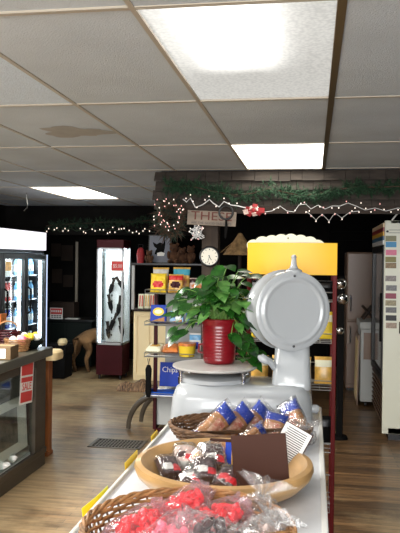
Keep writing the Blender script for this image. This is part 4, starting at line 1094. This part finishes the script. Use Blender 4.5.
for z, m_, lb, gr in rows_:
    first = None
    for q in range(4):
        loc = (cx-hw+.06+q*(2*hw-.12)/3, YY+.13+.03*(q % 2), z+.003)
        if first is None:
            first = thing('hanging_packet', lb, 'packet', loc, (radians(-6), 0, 0), gr); pillow(.1, .15 if z < 1.4 else .1, .03, 0, blob_zone, 8).build('bag', [m_, 'cream_card' if m_ != 'black_matte' else 'black', m_], first)
        else: dup(first, loc)

# ================================================================== TABLE
TX0, TX1, TY0, TY1, TZ = -.618, .045, 1.0, 3.5, .9
t = thing('display_table', 'long white display table in the foreground', 'table', ((TX0+TX1)/2, (TY0+TY1)/2, 0)); w = (TX1-TX0)/2; d = (TY1-TY0)/2
MB().loft([rrect(2*w, 2*d, .03, TZ-.04), rrect(2*w, 2*d, .03, TZ)]).build('top', 'table', t, bevel=.004)
k = MB(); k.box(w-.012, w+.006, -d+.03, d-.03, TZ-.06, TZ+.012); k.build('right_lip', 'white', t, bevel=.004)
k = MB(); k.box(-w-.006, -w+.006, -d+.03, d-.03, TZ-.05, TZ+.012); k.build('left_lip', 'silver', t, bevel=.003)
MB().box(-w-.008, -w-.0065, -d+.05, d-.05, TZ-.03, TZ+.0).build('price_rail', 'orange_strip', t, smooth=0)
k = MB(); k.box(w-.05, w-.03, -d+.06, d-.06, .25, TZ-.04); k.box(-w+.03, -w+.05, -d+.06, d-.06, .25, TZ-.04); k.build('apron', 'white', t, smooth=0)
MB().box(-w+.05, w-.05, -d+.06, d-.06, .22, .25).build('lower_shelf', 'white', t, smooth=0)
for sx in (-1, 1):
    for sy in (-1, 1): MB().box(sx*(w-.06)-.025, sx*(w-.06)+.025, sy*(d-.08)-.025, sy*(d-.08)+.025, 0, TZ-.04).build('leg', 'white', t, bevel=.004)
for q, (ya, yb, h, m_, lb, curl) in enumerate(((1.94, 2.1, .016, 'lime_tag', 'lime yellow price tag nearest the camera on the table edge', .03), (2.3, 2.47, .03, 'yellow_tag', 'yellow price tag beside the wooden bowl on the table edge', .0), (2.69, 2.8, .024, 'yellow_tag', 'small yellow price tag beside the back basket on the table edge', .0))):
    t = thing('shelf_tag', lb, 'price tag', (TX0-.0085, (ya+yb)/2, TZ-.012))
    k = MB(); vs = []; Lq = (yb-ya)/2; n_ = 8
    for i in range(n_+1):
        u = i/n_; y = -Lq+2*Lq*u; x = -curl*(1-u)**2; zz = -curl*.6*(1-u)**2
        vs += [(x-.0012, y, zz), (x-.0012-.004, y, zz+h+.012), (x, y, zz), (x-.004, y, zz+h+.012)]
    fs = []
    for i in range(n_): a = 4*i; b_ = a+4; fs += [(a, a+1, b_+1, b_), (a+2, b_+2, b_+3, a+3), (a, b_, b_+2, a+2), (a+1, a+3, b_+3, b_+1)]
    fs += [(0, 2, 3, 1), (4*n_, 4*n_+1, 4*n_+3, 4*n_+2)]
    k.add(vs, fs); k.build('tag_card', m_, t)

# ---- wicker baskets
def wicker_basket(name, label, loc, rx, ry, h, m, m2, nst=34, rows=11, rr=.0042, flare=.82, seed=0):
    rnd = random.Random(seed); t = thing(name, label, 'basket', loc)
    def pt_(a, z, off=0):
        f = flare+(1-flare)*(z/h)**.7
        return Vector(((rx*f+off)*cos(a), (ry*f+off)*sin(a), z))
    k = MB()
    N = nst*3
    for q in range(rows):
        z = .012+(h-.02)*q/(rows-1)
        k.tube([pt_(2*pi*j/N, z+rnd.uniform(-.001, .001), .007*cos(pi*(j/3.)+pi*q)) for j in range(N)], rr, 5, True)
    k.build('weave', m, t)
    k = MB()
    for j in range(nst): a = 2*pi*j/nst; k.tube([pt_(a, z) for z in (.004, h*.3, h*.6, h*.97)], rr*.8, 5)
    k.build('stake', m2, t)
    k = MB()
    for ph in (0, 2.1, 4.2):
        k.tube([pt_(2*pi*j/96, h+.002+.005*sin(ph+j*2*pi*20/160), .005*cos(ph+j*2*pi*20/160)) for j in range(160)], rr*.95, 6, True)
    k.build('braided_rim', m, t)
    k = MB(); f = flare*1.02; n = 40
    k.loft([[Vector((rx*f*cos(2*pi*j/n), ry*f*sin(2*pi*j/n), z)) for j in range(n)] for z in (.001, .008)]); k.build('bottom', m2, t)
    return t
BKX, BKY = -.285, 1.61
wicker_basket('wicker_basket', 'round wicker basket of red sweets nearest the camera', (BKX, BKY, TZ), .248, .25, .1, 'wicker', 'wicker_dark', seed=1)
BBX, BBY = -.285, 2.79
wicker_basket('wicker_basket', 'oval wicker basket of biscuits in front of the scale', (BBX, BBY, TZ), .285, .2, .06, 'wicker_dark', 'wicker_dark', nst=34, rows=7, rr=.005, seed=2)

# ---- wrapped sweets in front basket
def candy_bag(label, loc, rot, w, h, tk, m, filmm, seed, grp='bags of sweets in the near basket', blob=.012, n=64, name='candy_bag'):
    rnd = random.Random(seed); t = thing(name, label, 'bag of sweets', loc, rot, grp)
    k = MB()
    for q in range(n):
        a = rnd.uniform(0, 2*pi); r = sqrt(rnd.random())
        x = .5*w*r*cos(a); y = .5*h*r*sin(a); zz = rnd.uniform(-.4, .45)*tk*sqrt(max(.05, 1-r*r))
        rt = Euler((rnd.uniform(0, 3), rnd.uniform(0, 3), rnd.uniform(0, 3))).to_matrix()
        k.ell((x, y, zz+tk/2), (blob*1.5, blob, blob*.8), 8, 5, rt)
    k.build('sweets', m, t, kind='stuff')
    k = MB(); n_ = 16
    for s in (-1, 1):
        off = len(k.v)
        for i in range(n_+1):
            for j in range(n_+1):
                u = 2*i/n_-1; v = 2*j/n_-1; e = max(0, 1-abs(u)**3)*max(0, 1-abs(v)**3)
                c = rnd.uniform(-1, 1)*.007
                fl = 1.22
                ruff = .02*sin(9*u*3+seed)*(abs(v) > .82)
                k.v.append((u*w/2*fl*(1-.25*(abs(v) > .7)*(1-abs(abs(v)-.85)))+c, v*h/2*fl*1.12+c, tk/2+s*(tk*.62*sqrt(e)+.003)+c*.6+ruff))
        for i in range(n_):
            for j in range(n_):
                a = off+i*(n_+1)+j; k.f.append((a, a+1, a+n_+2, a+n_+1)); k.m.append(0)
    k.build('wrapper', filmm, t, smooth=25)
    return t
zb = TZ+.03
candy_bag('bag of bright red sweets in the middle of the near basket', (-.325, 1.735, zb+.035), (radians(20), radians(-6), radians(-38)), .085, .15, .05, 'candy_red', 'film_pink', 11)
candy_bag('bag of red sweets at the front left of the near basket', (-.405, 1.635, zb+.02), (radians(14), radians(8), radians(-35)), .1, .13, .055, 'candy_red', 'film_pink', 12)
candy_bag('bag of red sweets at the right of the near basket', (-.235, 1.69, zb+.035), (radians(12), radians(4), radians(-55)), .085, .15, .05, 'candy_red', 'film_pink', 13)
candy_bag('bag of dark sweets at the near right of the basket', (-.22, 1.56, zb+.05), (radians(8), radians(-5), radians(70)), .1, .14, .045, 'candy_dark', 'film', 14, blob=.013, n=14)
candy_bag('bag of pink sweets at the near edge of the basket', (-.31, 1.57, zb+.04), (radians(10), radians(8), radians(-20)), .1, .13, .045, 'candy_pink', 'film_pink', 15, n=24)
candy_bag('clear bag of pale sweets against the right rim of the basket', (-.12, 1.64, zb+.03), (radians(20), radians(-20), radians(-60)), .09, .12, .045, 'candy_white', 'film', 16, blob=.008, n=10)
# crumpled clear cellophane spilling over the right side
rnd = random.Random(21)
def crumple(label, loc, rx, ry, rz_, seed, rot=(0, 0, 0)):
    rnd = random.Random(seed); k = MB(); k.ell((0, 0, 0), (rx, ry, rz_), 22, 16)
    vs = []
    for x, y, z in k.v:
        v = Vector((x, y, z)); f = 1+.22*sin(60*x+seed)*sin(50*y)+rnd.uniform(-.16, .16); vs.append(tuple(v*f))
    k.v = vs
    # gathered flare at the top
    fl = []; n_ = 24
    for z, r in ((rz_*.85, .02), (rz_*1.15, .014), (rz_*1.5, .045), (rz_*1.75, .06)):
        fl.append([Vector(((r*(1+.35*(-1)**j))*cos(2*pi*j/n_), (r*(1+.35*(-1)**j))*sin(2*pi*j/n_), z+rnd.uniform(-.006, .006))) for j in range(n_)])
    k.loft(fl, False)
    return tag(k.build('cellophane_bag', 'film', None, loc, smooth=20, rot=rot), label, 'bag', 'crumpled clear bags')
crumple('crumpled clear cellophane bag leaning on the bowl at right', (-.13, 1.745, TZ+.075), .058, .045, .06, 31, (radians(-15), radians(12), 0))
crumple('crumpled clear cellophane bag in the right front of the basket', (-.105, 1.61, TZ+.085), .055, .055, .04, 32, (radians(-25), radians(30), 0))

# ---- wooden bowl
WX = at(220.5, 465, z=1.0).x; WY = 2.19
t = thing('wooden_bowl', 'large pale wooden bowl of packaged sweets', 'bowl', (WX, WY, TZ))
MB().lathe([(r*1.035, z*.92) for r, z in ((0, 0), (.17, 0), (.2, .006), (.24, .03), (.268, .062), (.276, .085), (.272, .1), (.256, .104), (.24, .088), (.218, .055), (.18, .025), (.12, .016), (0, .016))], 72).build('bowl', 'bowl', t)
def pouch(label, px, py, yy, zz, rot, w=.09, h=.125, seed=1, main='candy_dark', lab='paper'):
    p = at(px, py, y=yy)
    t = thing('candy_pouch', label, 'candy pouch', (p.x, yy, zz), rot, 'pouches of sweets in the wooden bowl')
    def zn(u, v):
        if v > .86 or v < .1: return 1
        if .15 < u < .55 and .25 < v < .5: return 2
        if u > .6 and .15 < v < .45: return 3
        return 0
    pillow(w, h, .05, 0, zn, 12, crumple=.003).build('pouch', [main, 'choc' if main == 'candy_dark' else 'silver', lab, 'candy_red'], t)
    rr = random.Random(seed); k = MB()
    for s in (-1, 1):
        off = len(k.v)
        for i in range(11):
            for j in range(11):
                u, v = i/10-.5, j/10; e = max(0, 1-(2*abs(u))**3)*max(0, 1-(abs(2*v-1))**3)
                k.v.append((u*w*1.15+rr.uniform(-.003, .003), s*(.031*sqrt(e)+.003)+rr.uniform(-.003, .003), v*h*1.12-.004+rr.uniform(-.003, .003)))
        for i in range(10):
            for j in range(10): a = off+i*11+j; k.f.append((a, a+1, a+12, a+11)); k.m.append(0)
    k.build('wrapper', 'film_soft', t, smooth=25)
    return t
spots = [(173, 478, 2.16, .03, -66, .5, 'candy_dark', 'paper', 'dark pouch at the far left of the wooden bowl'), (188, 484, 2.08, .03, -70, -.2, 'candy_dark', 'paper', 'dark pouch at the front left of the wooden bowl'),
         (206, 482, 2.1, .045, -62, .2, 'candy_dark', 'paper', 'dark pouch in the middle of the sweets in the wooden bowl'), (222, 484, 2.07, .035, -68, -.3, 'candy_dark', 'candy_red', 'dark pouch with a red patch against the brown card in the bowl'),
         (197, 470, 2.22, .05, -58, -.4, 'candy_white', 'chip_gold', 'pale pouch at the back left of the wooden bowl'), (215, 469, 2.2, .055, -52, .3, 'candy_dark', 'paper', 'dark pouch at the back beside the printed carton'),
         (183, 470, 2.24, .045, -64, .1, 'candy_white', 'candy_dark', 'beige pouch with a dark patch at the back left of the wooden bowl')]
for q, (px, py, yy, dz, r, rz, mn, lb_, lab) in enumerate(spots):
    pouch(lab, px, py, yy, TZ+dz, (radians(r), 0, rz), w=.075, h=.1, seed=q, main=mn, lab=lb_)
lt = at(186, 466, y=2.14)
# brown card and printed card
c0 = at(234, 484, y=2.09); c1 = at(290, 484, y=2.09); ct = at(262, 437, y=2.09)
t = thing('brown_card', 'plain chocolate brown card standing in the wooden bowl', 'card', ((c0.x+c1.x)/2, 2.09, c0.z), (radians(-9), radians(-6.0), radians(0)))
MB().box(-(c1.x-c0.x)/2, (c1.x-c0.x)/2, 0, .004, .0, ct.z-c0.z+.004).build('card', 'choc', t, bevel=.001)
c0 = at(209, 462, y=2.26); c1 = at(236, 462, y=2.26); ct = at(222, 440, y=2.26)
t = thing('printed_carton', 'small blue and gold printed carton left of the brown card', 'carton', ((c0.x+c1.x)/2, 2.26, c0.z-.02), (radians(-5), 0, 0)); w = (c1.x-c0.x)/2; h = ct.z-c0.z+.02
MB().box(-w, w, 0, .02, 0, h).build('carton', 'choc', t, bevel=.002)
k = MB(); k.box(-w+.004, w*.2, -.0015, 0, .015, h-.008); k.mi = 1; k.box(w*.2, w*.65, -.0015, 0, .015, h-.008); k.mi = 2; k.box(w*.65, w-.004, -.0015, 0, .015, h-.008); k.build('print', ['cookie', 'blue', 'chip_gold'], t, smooth=0)
# lined price list, leaning diagonally
YC = 2.3
t = thing('price_list', 'white card with printed lines leaning at the right of the bowl', 'card', at(291.5, 474, y=YC), (radians(-10), radians(28), radians(0)))
hh = .142; ww = .095
MB().box(-ww, 0, 0, .003, 0, hh).build('card', 'paper', t, smooth=0)
MB().box(-ww-.003, .004, .003, .006, -.003, hh+.003).build('backing', 'choc', t, smooth=0)
k = MB()
for q in range(17): z = .014+q*(hh-.026)/16; k.box(-ww+.01+(q*7 % 5)*.002, -.012, -.0012, 0, z, z+.0028)
k.build('print_lines', 'ink', t, smooth=0)

# ---- biscuit packs
def biscuit_pack(label, px, py, yy, rot, w=.1, h=.19, tk=.05, seed=1):
    p = at(px, py, y=yy)
    t = thing('biscuit_pack', label, 'biscuit pack', p, rot, 'biscuit packs in the back basket')
    def zn(u, v):
        if v > .7 or v < .17: return 1
        if .25 < u < .8 and .3 < v < .62: return 2
        return 0
    pillow(w, h, tk, 0, zn, 14, crumple=.0025).build('pack', ['cookie', 'blue', 'cookie_red'], t)
    rr = random.Random(seed); k = MB()
    for s in (-1, 1):
        off = len(k.v)
        for i in range(11):
            for j in range(11):
                u, v = i/10-.5, j/10; e = max(0, 1-(2*abs(u))**3)*max(0, 1-(abs(2*v-1))**3)
                k.v.append((u*w*1.12+rr.uniform(-.003, .003), s*(tk*.6*sqrt(e)+.003)+rr.uniform(-.003, .003), v*h*1.12-.006+rr.uniform(-.003, .003)))
        for i in range(10):
            for j in range(10): a = off+i*11+j; k.f.append((a, a+1, a+12, a+11)); k.m.append(0)
    k.build('wrapper', 'film_soft', t, smooth=25)
biscuit_pack('biscuit pack leftmost in the back basket, blue ends', 197, 443, 2.66, (radians(-22), radians(52), radians(16)), .085, .2, .055, seed=1)
biscuit_pack('second biscuit pack from the left in the back basket', 217, 443, 2.73, (radians(-20), radians(50), radians(18)), .085, .2, .055, seed=2)
biscuit_pack('third biscuit pack from the left in the back basket', 237, 442, 2.8, (radians(-20), radians(48), radians(20)), .085, .2, .055, seed=3)
biscuit_pack('blue topped biscuit pack rightmost, in front of the scale neck', 303, 440, 2.84, (radians(-20), radians(-36), radians(-20)), .09, .17, .055, seed=4)
biscuit_pack('blue and white biscuit pack lying low in front of the others', 241, 448, 2.62, (radians(-30), radians(62), radians(12)), .08, .13, .05, seed=5)
biscuit_pack('biscuit pack in the middle of the basket under the printed card', 268, 447, 2.72, (radians(-40), radians(10), radians(-8)), .09, .15, .05, seed=6)
crumple('clear crumpled bag at the right end of the back basket', at(305, 436, y=2.75), .045, .05, .035, 33)

# ================================================================== SCALE
SX, SY = -.318, 3.27
t = thing('shop_scale', 'grey enamel counter scale with a round dial housing and flat weighing plate', 'scale', (SX, SY, TZ))
bw, bd = .65, .4
secs = [rrect(bw, bd, .06, 0), rrect(bw, bd, .07, .03), rrect(bw-.01, bd-.01, .08, .1), rrect(bw-.035, bd-.035, .09, .14), rrect(bw-.08, bd-.08, .08, .16), rrect(bw-.16, bd-.16, .06, .166)]
MB().loft(secs).build('base', 'scale', t, smooth=50)
pcx = at(215, 366, y=SY).x-SX
k = MB(); k.lathe([(0, .160), (.165, .160), (.17, .163), (.17, .18), (.15, .188), (0, .188)], 48, c=(pcx, -.0, 0)); k.build('platform', 'scale', t)
for a in (.6, 2.54, 3.74, 5.68):
    k = MB(); k.lathe([(0, 0), (.013, 0), (.013, .03), (.009, .032), (.009, .05), (.013, .052), (.013, .058), (0, .058)], 14, c=(pcx+.178*cos(a), .178*sin(a), .155)); k.build('plate_pin', 'chrome', t)
zp = .212
MB().lathe([(0, zp), (.15, zp), (.195, zp+.008), (.203, zp+.014), (.203, zp+.02), (.19, zp+.022), (0, zp+.018)], 64, c=(pcx, 0, 0)).build('weighing_plate', 'plate', t)
# neck
nx = at(292, 365, y=SY).x-SX
zt_ = .36
secs = [rrect(.172, .25, .035, .142, cx=nx, cy=.02), rrect(.18, .256, .035, .15, cx=nx, cy=.02), rrect(.178, .25, .035, .18, cx=nx, cy=.02), rrect(.166, .2, .035, .27, cx=nx, cy=.04), rrect(.16, .16, .035, .33, cx=nx, cy=.055), rrect(.15, .14, .03, .4, cx=nx, cy=.06)]
MB().loft(secs).build('neck', 'scale', t, smooth=50)
# dial housing
dc = at(293, 311, y=SY-.06)-Vector((SX, SY, TZ)); RD = .184
ROT = Matrix.Rotation(radians(26), 3, 'Z') @ Matrix.Rotation(pi/2, 3, 'X')
k = MB()
k.lathe([(0, -.15), (RD*.8, -.15), (RD*.95, -.14), (RD*1.02, -.125), (RD*1.03, -.1), (RD*.985, -.09), (RD*.965, -.06), (RD*.955, -.04), (RD*.965, -.01), (0, -.01)], 72, ROT); k.build('dial_drum', 'scale', t, dc)
k = MB()
k.lathe([(0, -.012), (RD*.99, -.012), (RD*1.005, -.004), (RD*1.0, .006), (RD*.95, .0105), (RD*.9, .011), (RD*.86, .0115), (RD*.83, .0165), (RD*.8, .0185), (RD*.77, .0175), (RD*.73, .0135), (RD*.70, .0125), (0, .0125)], 96, ROT); k.build('back_cover', 'scale', t, dc)
for s in (-1, 1):
    p = dc+ROT @ Vector((0, s*RD*.88, .0125)); MB().ell(p, (.006, .004, .006), 10, 6).build('screw', 'dark_steel', t)
k = MB(); p = dc+Vector((0, .03, RD))
k.lathe([(0, 0-.01), (.042, -.01), (.038, .004), (.02, .014), (.014, .03), (.011, .06), (.014, .064), (.009, .074), (0, .076)], 20, c=p); k.build('finial', 'scale', t)
# lever at the neck's left
lp_ = at(266, 362, y=SY-.08)-Vector((SX, SY, TZ))
k = MB(); k.tube([(nx-.08, -.05, .235), (lp_.x+.02, -.08, lp_.z-.0), (lp_.x-.02, -.09, lp_.z+.03)], [.014, .016, .012], 8); k.build('lever', 'scale', t)
k = MB(); k.ell((lp_.x-.01, -.085, lp_.z+.012), (.032, .02, .018), 12, 8, Matrix.Rotation(.5, 3, 'Y')); k.build('lever_paddle', 'scale', t)
# small foot knob at the right side
MB().lathe([(0, 0), (.02, 0), (.02, .03), (.012, .04), (0, .04)], 14, Matrix.Rotation(pi/2, 3, 'Y'), c=(bw/2-.01, -.08, .06)).build('side_knob', 'scale', t)

# ================================================================== POTTED PLANT
pc = at(219, 362, y=SY+.08); PX, PY = pc.x, SY+.08; PZ = TZ+zp+.0195
t = thing('potted_plant', 'leafy green trailing plant in a ribbed red pot on the scale', 'plant', (PX, PY, PZ))
prof = [(0, 0), (.07, 0), (.074, .006)]
for q in range(11): z = .018+q*.0155; prof += [(.0765+.0008*q, z-.006), (.0785+.0008*q, z), (.0775+.0008*q, z+.006)]
prof += [(.085, .19), (.09, .2), (.092, .214), (.086, .218), (.08, .212), (.078, .19), (0, .188)]
pot = MB().lathe(prof, 48); pot = pot.build('pot', 'pot', t, smooth=60)
for s in (-1, 1):
    MB().tube([(s*.078, -.0, .09), (s*.1, -.0, .085), (s*.102, -.0, .05), (s*.077, -.0, .045)], .006, 8).build('handle', 'pot', t)
MB().lathe([(0, .196), (.079, .192), (.079, .189), (0, .188)], 24).build('soil', 'soil', t)
rnd = random.Random(17)
lf = MB(); stm = MB()
def leaf(base, d, up, L, Wd, mi):
    d = d.normalized(); side = d.cross(up).normalized(); nrm = side.cross(d).normalized()
    prof_ = [(0, .0, 0), (.06, .30, .02), (.22, .48, .03), (.45, .47, .02), (.7, .30, -.03), (.88, .12, -.08), (1, 0, -.13)]
    lf.mi = mi; vs = []
    for (u, w, dz) in prof_:
        c = base+d*(u*L)+nrm*(dz*L)
        vs += [c-side*w*Wd+nrm*(.10*w*Wd)-d*(.1*L if u < .1 else 0), c, c+side*w*Wd+nrm*(.10*w*Wd)-d*(.1*L if u < .1 else 0)]
    fs = []
    for i in range(len(prof_)-1):
        a = 3*i; fs += [(a, a+1, a+4, a+3), (a+1, a+2, a+5, a+4)]
    lf.add(vs, fs)
def stalk(p0, p1, sag):
    pts = []
    for i in range(7):
        u = i/6; p = p0.lerp(p1, u); p.z += sag*sin(pi*u); pts.append(p)
    stm.tube(pts, .0024, 5)
tips = []
# crown: leaf tips given in (dx, dy, dz) about the pot, denser to the left, arching
for q in range(95):
    a = rnd.uniform(0, 2*pi); r = rnd.uniform(.03, .19)
    dx = r*cos(a)*1.08; dy = r*sin(a)*.8
    dz = .235+rnd.uniform(.0, .235)*(1-(r/.21)**2*.75)-.02*rnd.random()
    if rnd.random() < .3: dz -= rnd.uniform(.0, .1)
    if r < .1 and dz < .26: dz = .27+rnd.uniform(0, .12)
    tips.append(Vector((dx, dy, dz)))
tips += [Vector(v) for v in ((.04, -.03, .475), (.0, .02, .47), (.09, 0, .45), (.13, -.02, .42), (-.04, 0, .42), (-.17, -.06, .26), (-.2, -.04, .23), (-.205, -.05, .17), (-.185, -.07, .14), (-.15, -.09, .16), (.1, -.1, .2), (.12, -.09, .15), (.145, -.08, .1), (.15, -.06, .05), (.12, -.1, .08), (.17, -.05, .02), (.185, -.05, .07), (.13, -.09, .04), (.11, -.095, .12), (-.21, -.02, .3), (-.16, -.02, .33), (.2, -.03, .35), (.19, -.02, .28))]
for p in tips:
    p0 = Vector((rnd.uniform(-.05, .05), rnd.uniform(-.05, .05), .19))
    if p.z < .2: p0 = Vector((.08 if p.x > 0 else -.075, -.03, .205))
    stalk(p0, p, .05 if p.z > .2 else .02)
    out = Vector((p.x, p.y, 0)); out = out.normalized() if out.length > .02 else Vector((rnd.uniform(-1, 1), -1, 0)).normalized()
    d = out*rnd.uniform(.5, 1)+Vector((rnd.uniform(-.5, .5), rnd.uniform(-.8, .2), rnd.uniform(-1.0, .15)))
    L = rnd.uniform(.065, .115)
    leaf(p, d, Vector((0, -.35, 1)), L, L*.72, 0 if rnd.random() < .7 else 1)
lf.build('foliage', ['leaf', 'leaf2'], t, smooth=60)
stm.build('stems', 'stem', t)

# ================================================================== LIGHT + CAMERA
def area(name, loc, sx, sy, watts, col=(1, .97, .92), rot=(0, 0, 0)):
    l = bpy.data.lights.new(name, 'AREA'); l.shape = 'RECTANGLE'; l.size = sx; l.size_y = sy; l.energy = watts; l.color = col
    o = bpy.data.objects.new(name, l); C.objects.link(o); o.location = loc; o.rotation_euler = rot; return o
# added fill lamps at ceiling height, unseen behind and beside the camera
for x, y, e in ((-.3, .19, 24), (-.3, -1.1, 40), (-2.1, 2.67, 75), (-2.1, -1.1, 60), (-2.73, 3.9, 95), (1.62, 6.4, 5)):
    area('ceiling_fill_lamp', (x, y, ZC-.012), .58, 1.18, e)
area('front_fill_light', (-.1, YF+.06, 1.45), 4.4, 1.7, 330, (.95, .98, 1), (pi/2, 0, 0))  # added fill from the camera side; the front wall has no window
for k in range(3): area('fridge_lamp', (FX-.12, FY1-.33-.66*k, FH-.3), .1, .5, 14, (.86, .93, 1))
area('case_lamp', (dcx, dcy-.04, 1.77), .25, .2, 9, (.92, .95, 1))
w = bpy.data.worlds.new('World'); sc.world = w; w.use_nodes = True
w.node_tree.nodes['Background'].inputs[0].default_value = (.9, .95, 1, 1); w.node_tree.nodes['Background'].inputs[1].default_value = 0.0
cam = bpy.data.cameras.new('camera'); co = bpy.data.objects.new('camera', cam); C.objects.link(co)
co.location = (0, 0, EYE); co.rotation_euler = CAMR.to_euler()
cam.sensor_fit = 'VERTICAL'; cam.sensor_height = 36; cam.lens = F/533*36; cam.clip_start = .05
sc.camera = co
sc.view_settings.view_transform = 'Standard'; sc.view_settings.look = 'None'; sc.view_settings.gamma = 1; sc.view_settings.exposure = .2
sc.view_settings.use_curve_mapping = False
sc.cycles.sample_clamp_indirect = 4; sc.cycles.max_bounces = 10; sc.cycles.transparent_max_bounces = 24
sc.cycles.use_denoising = True
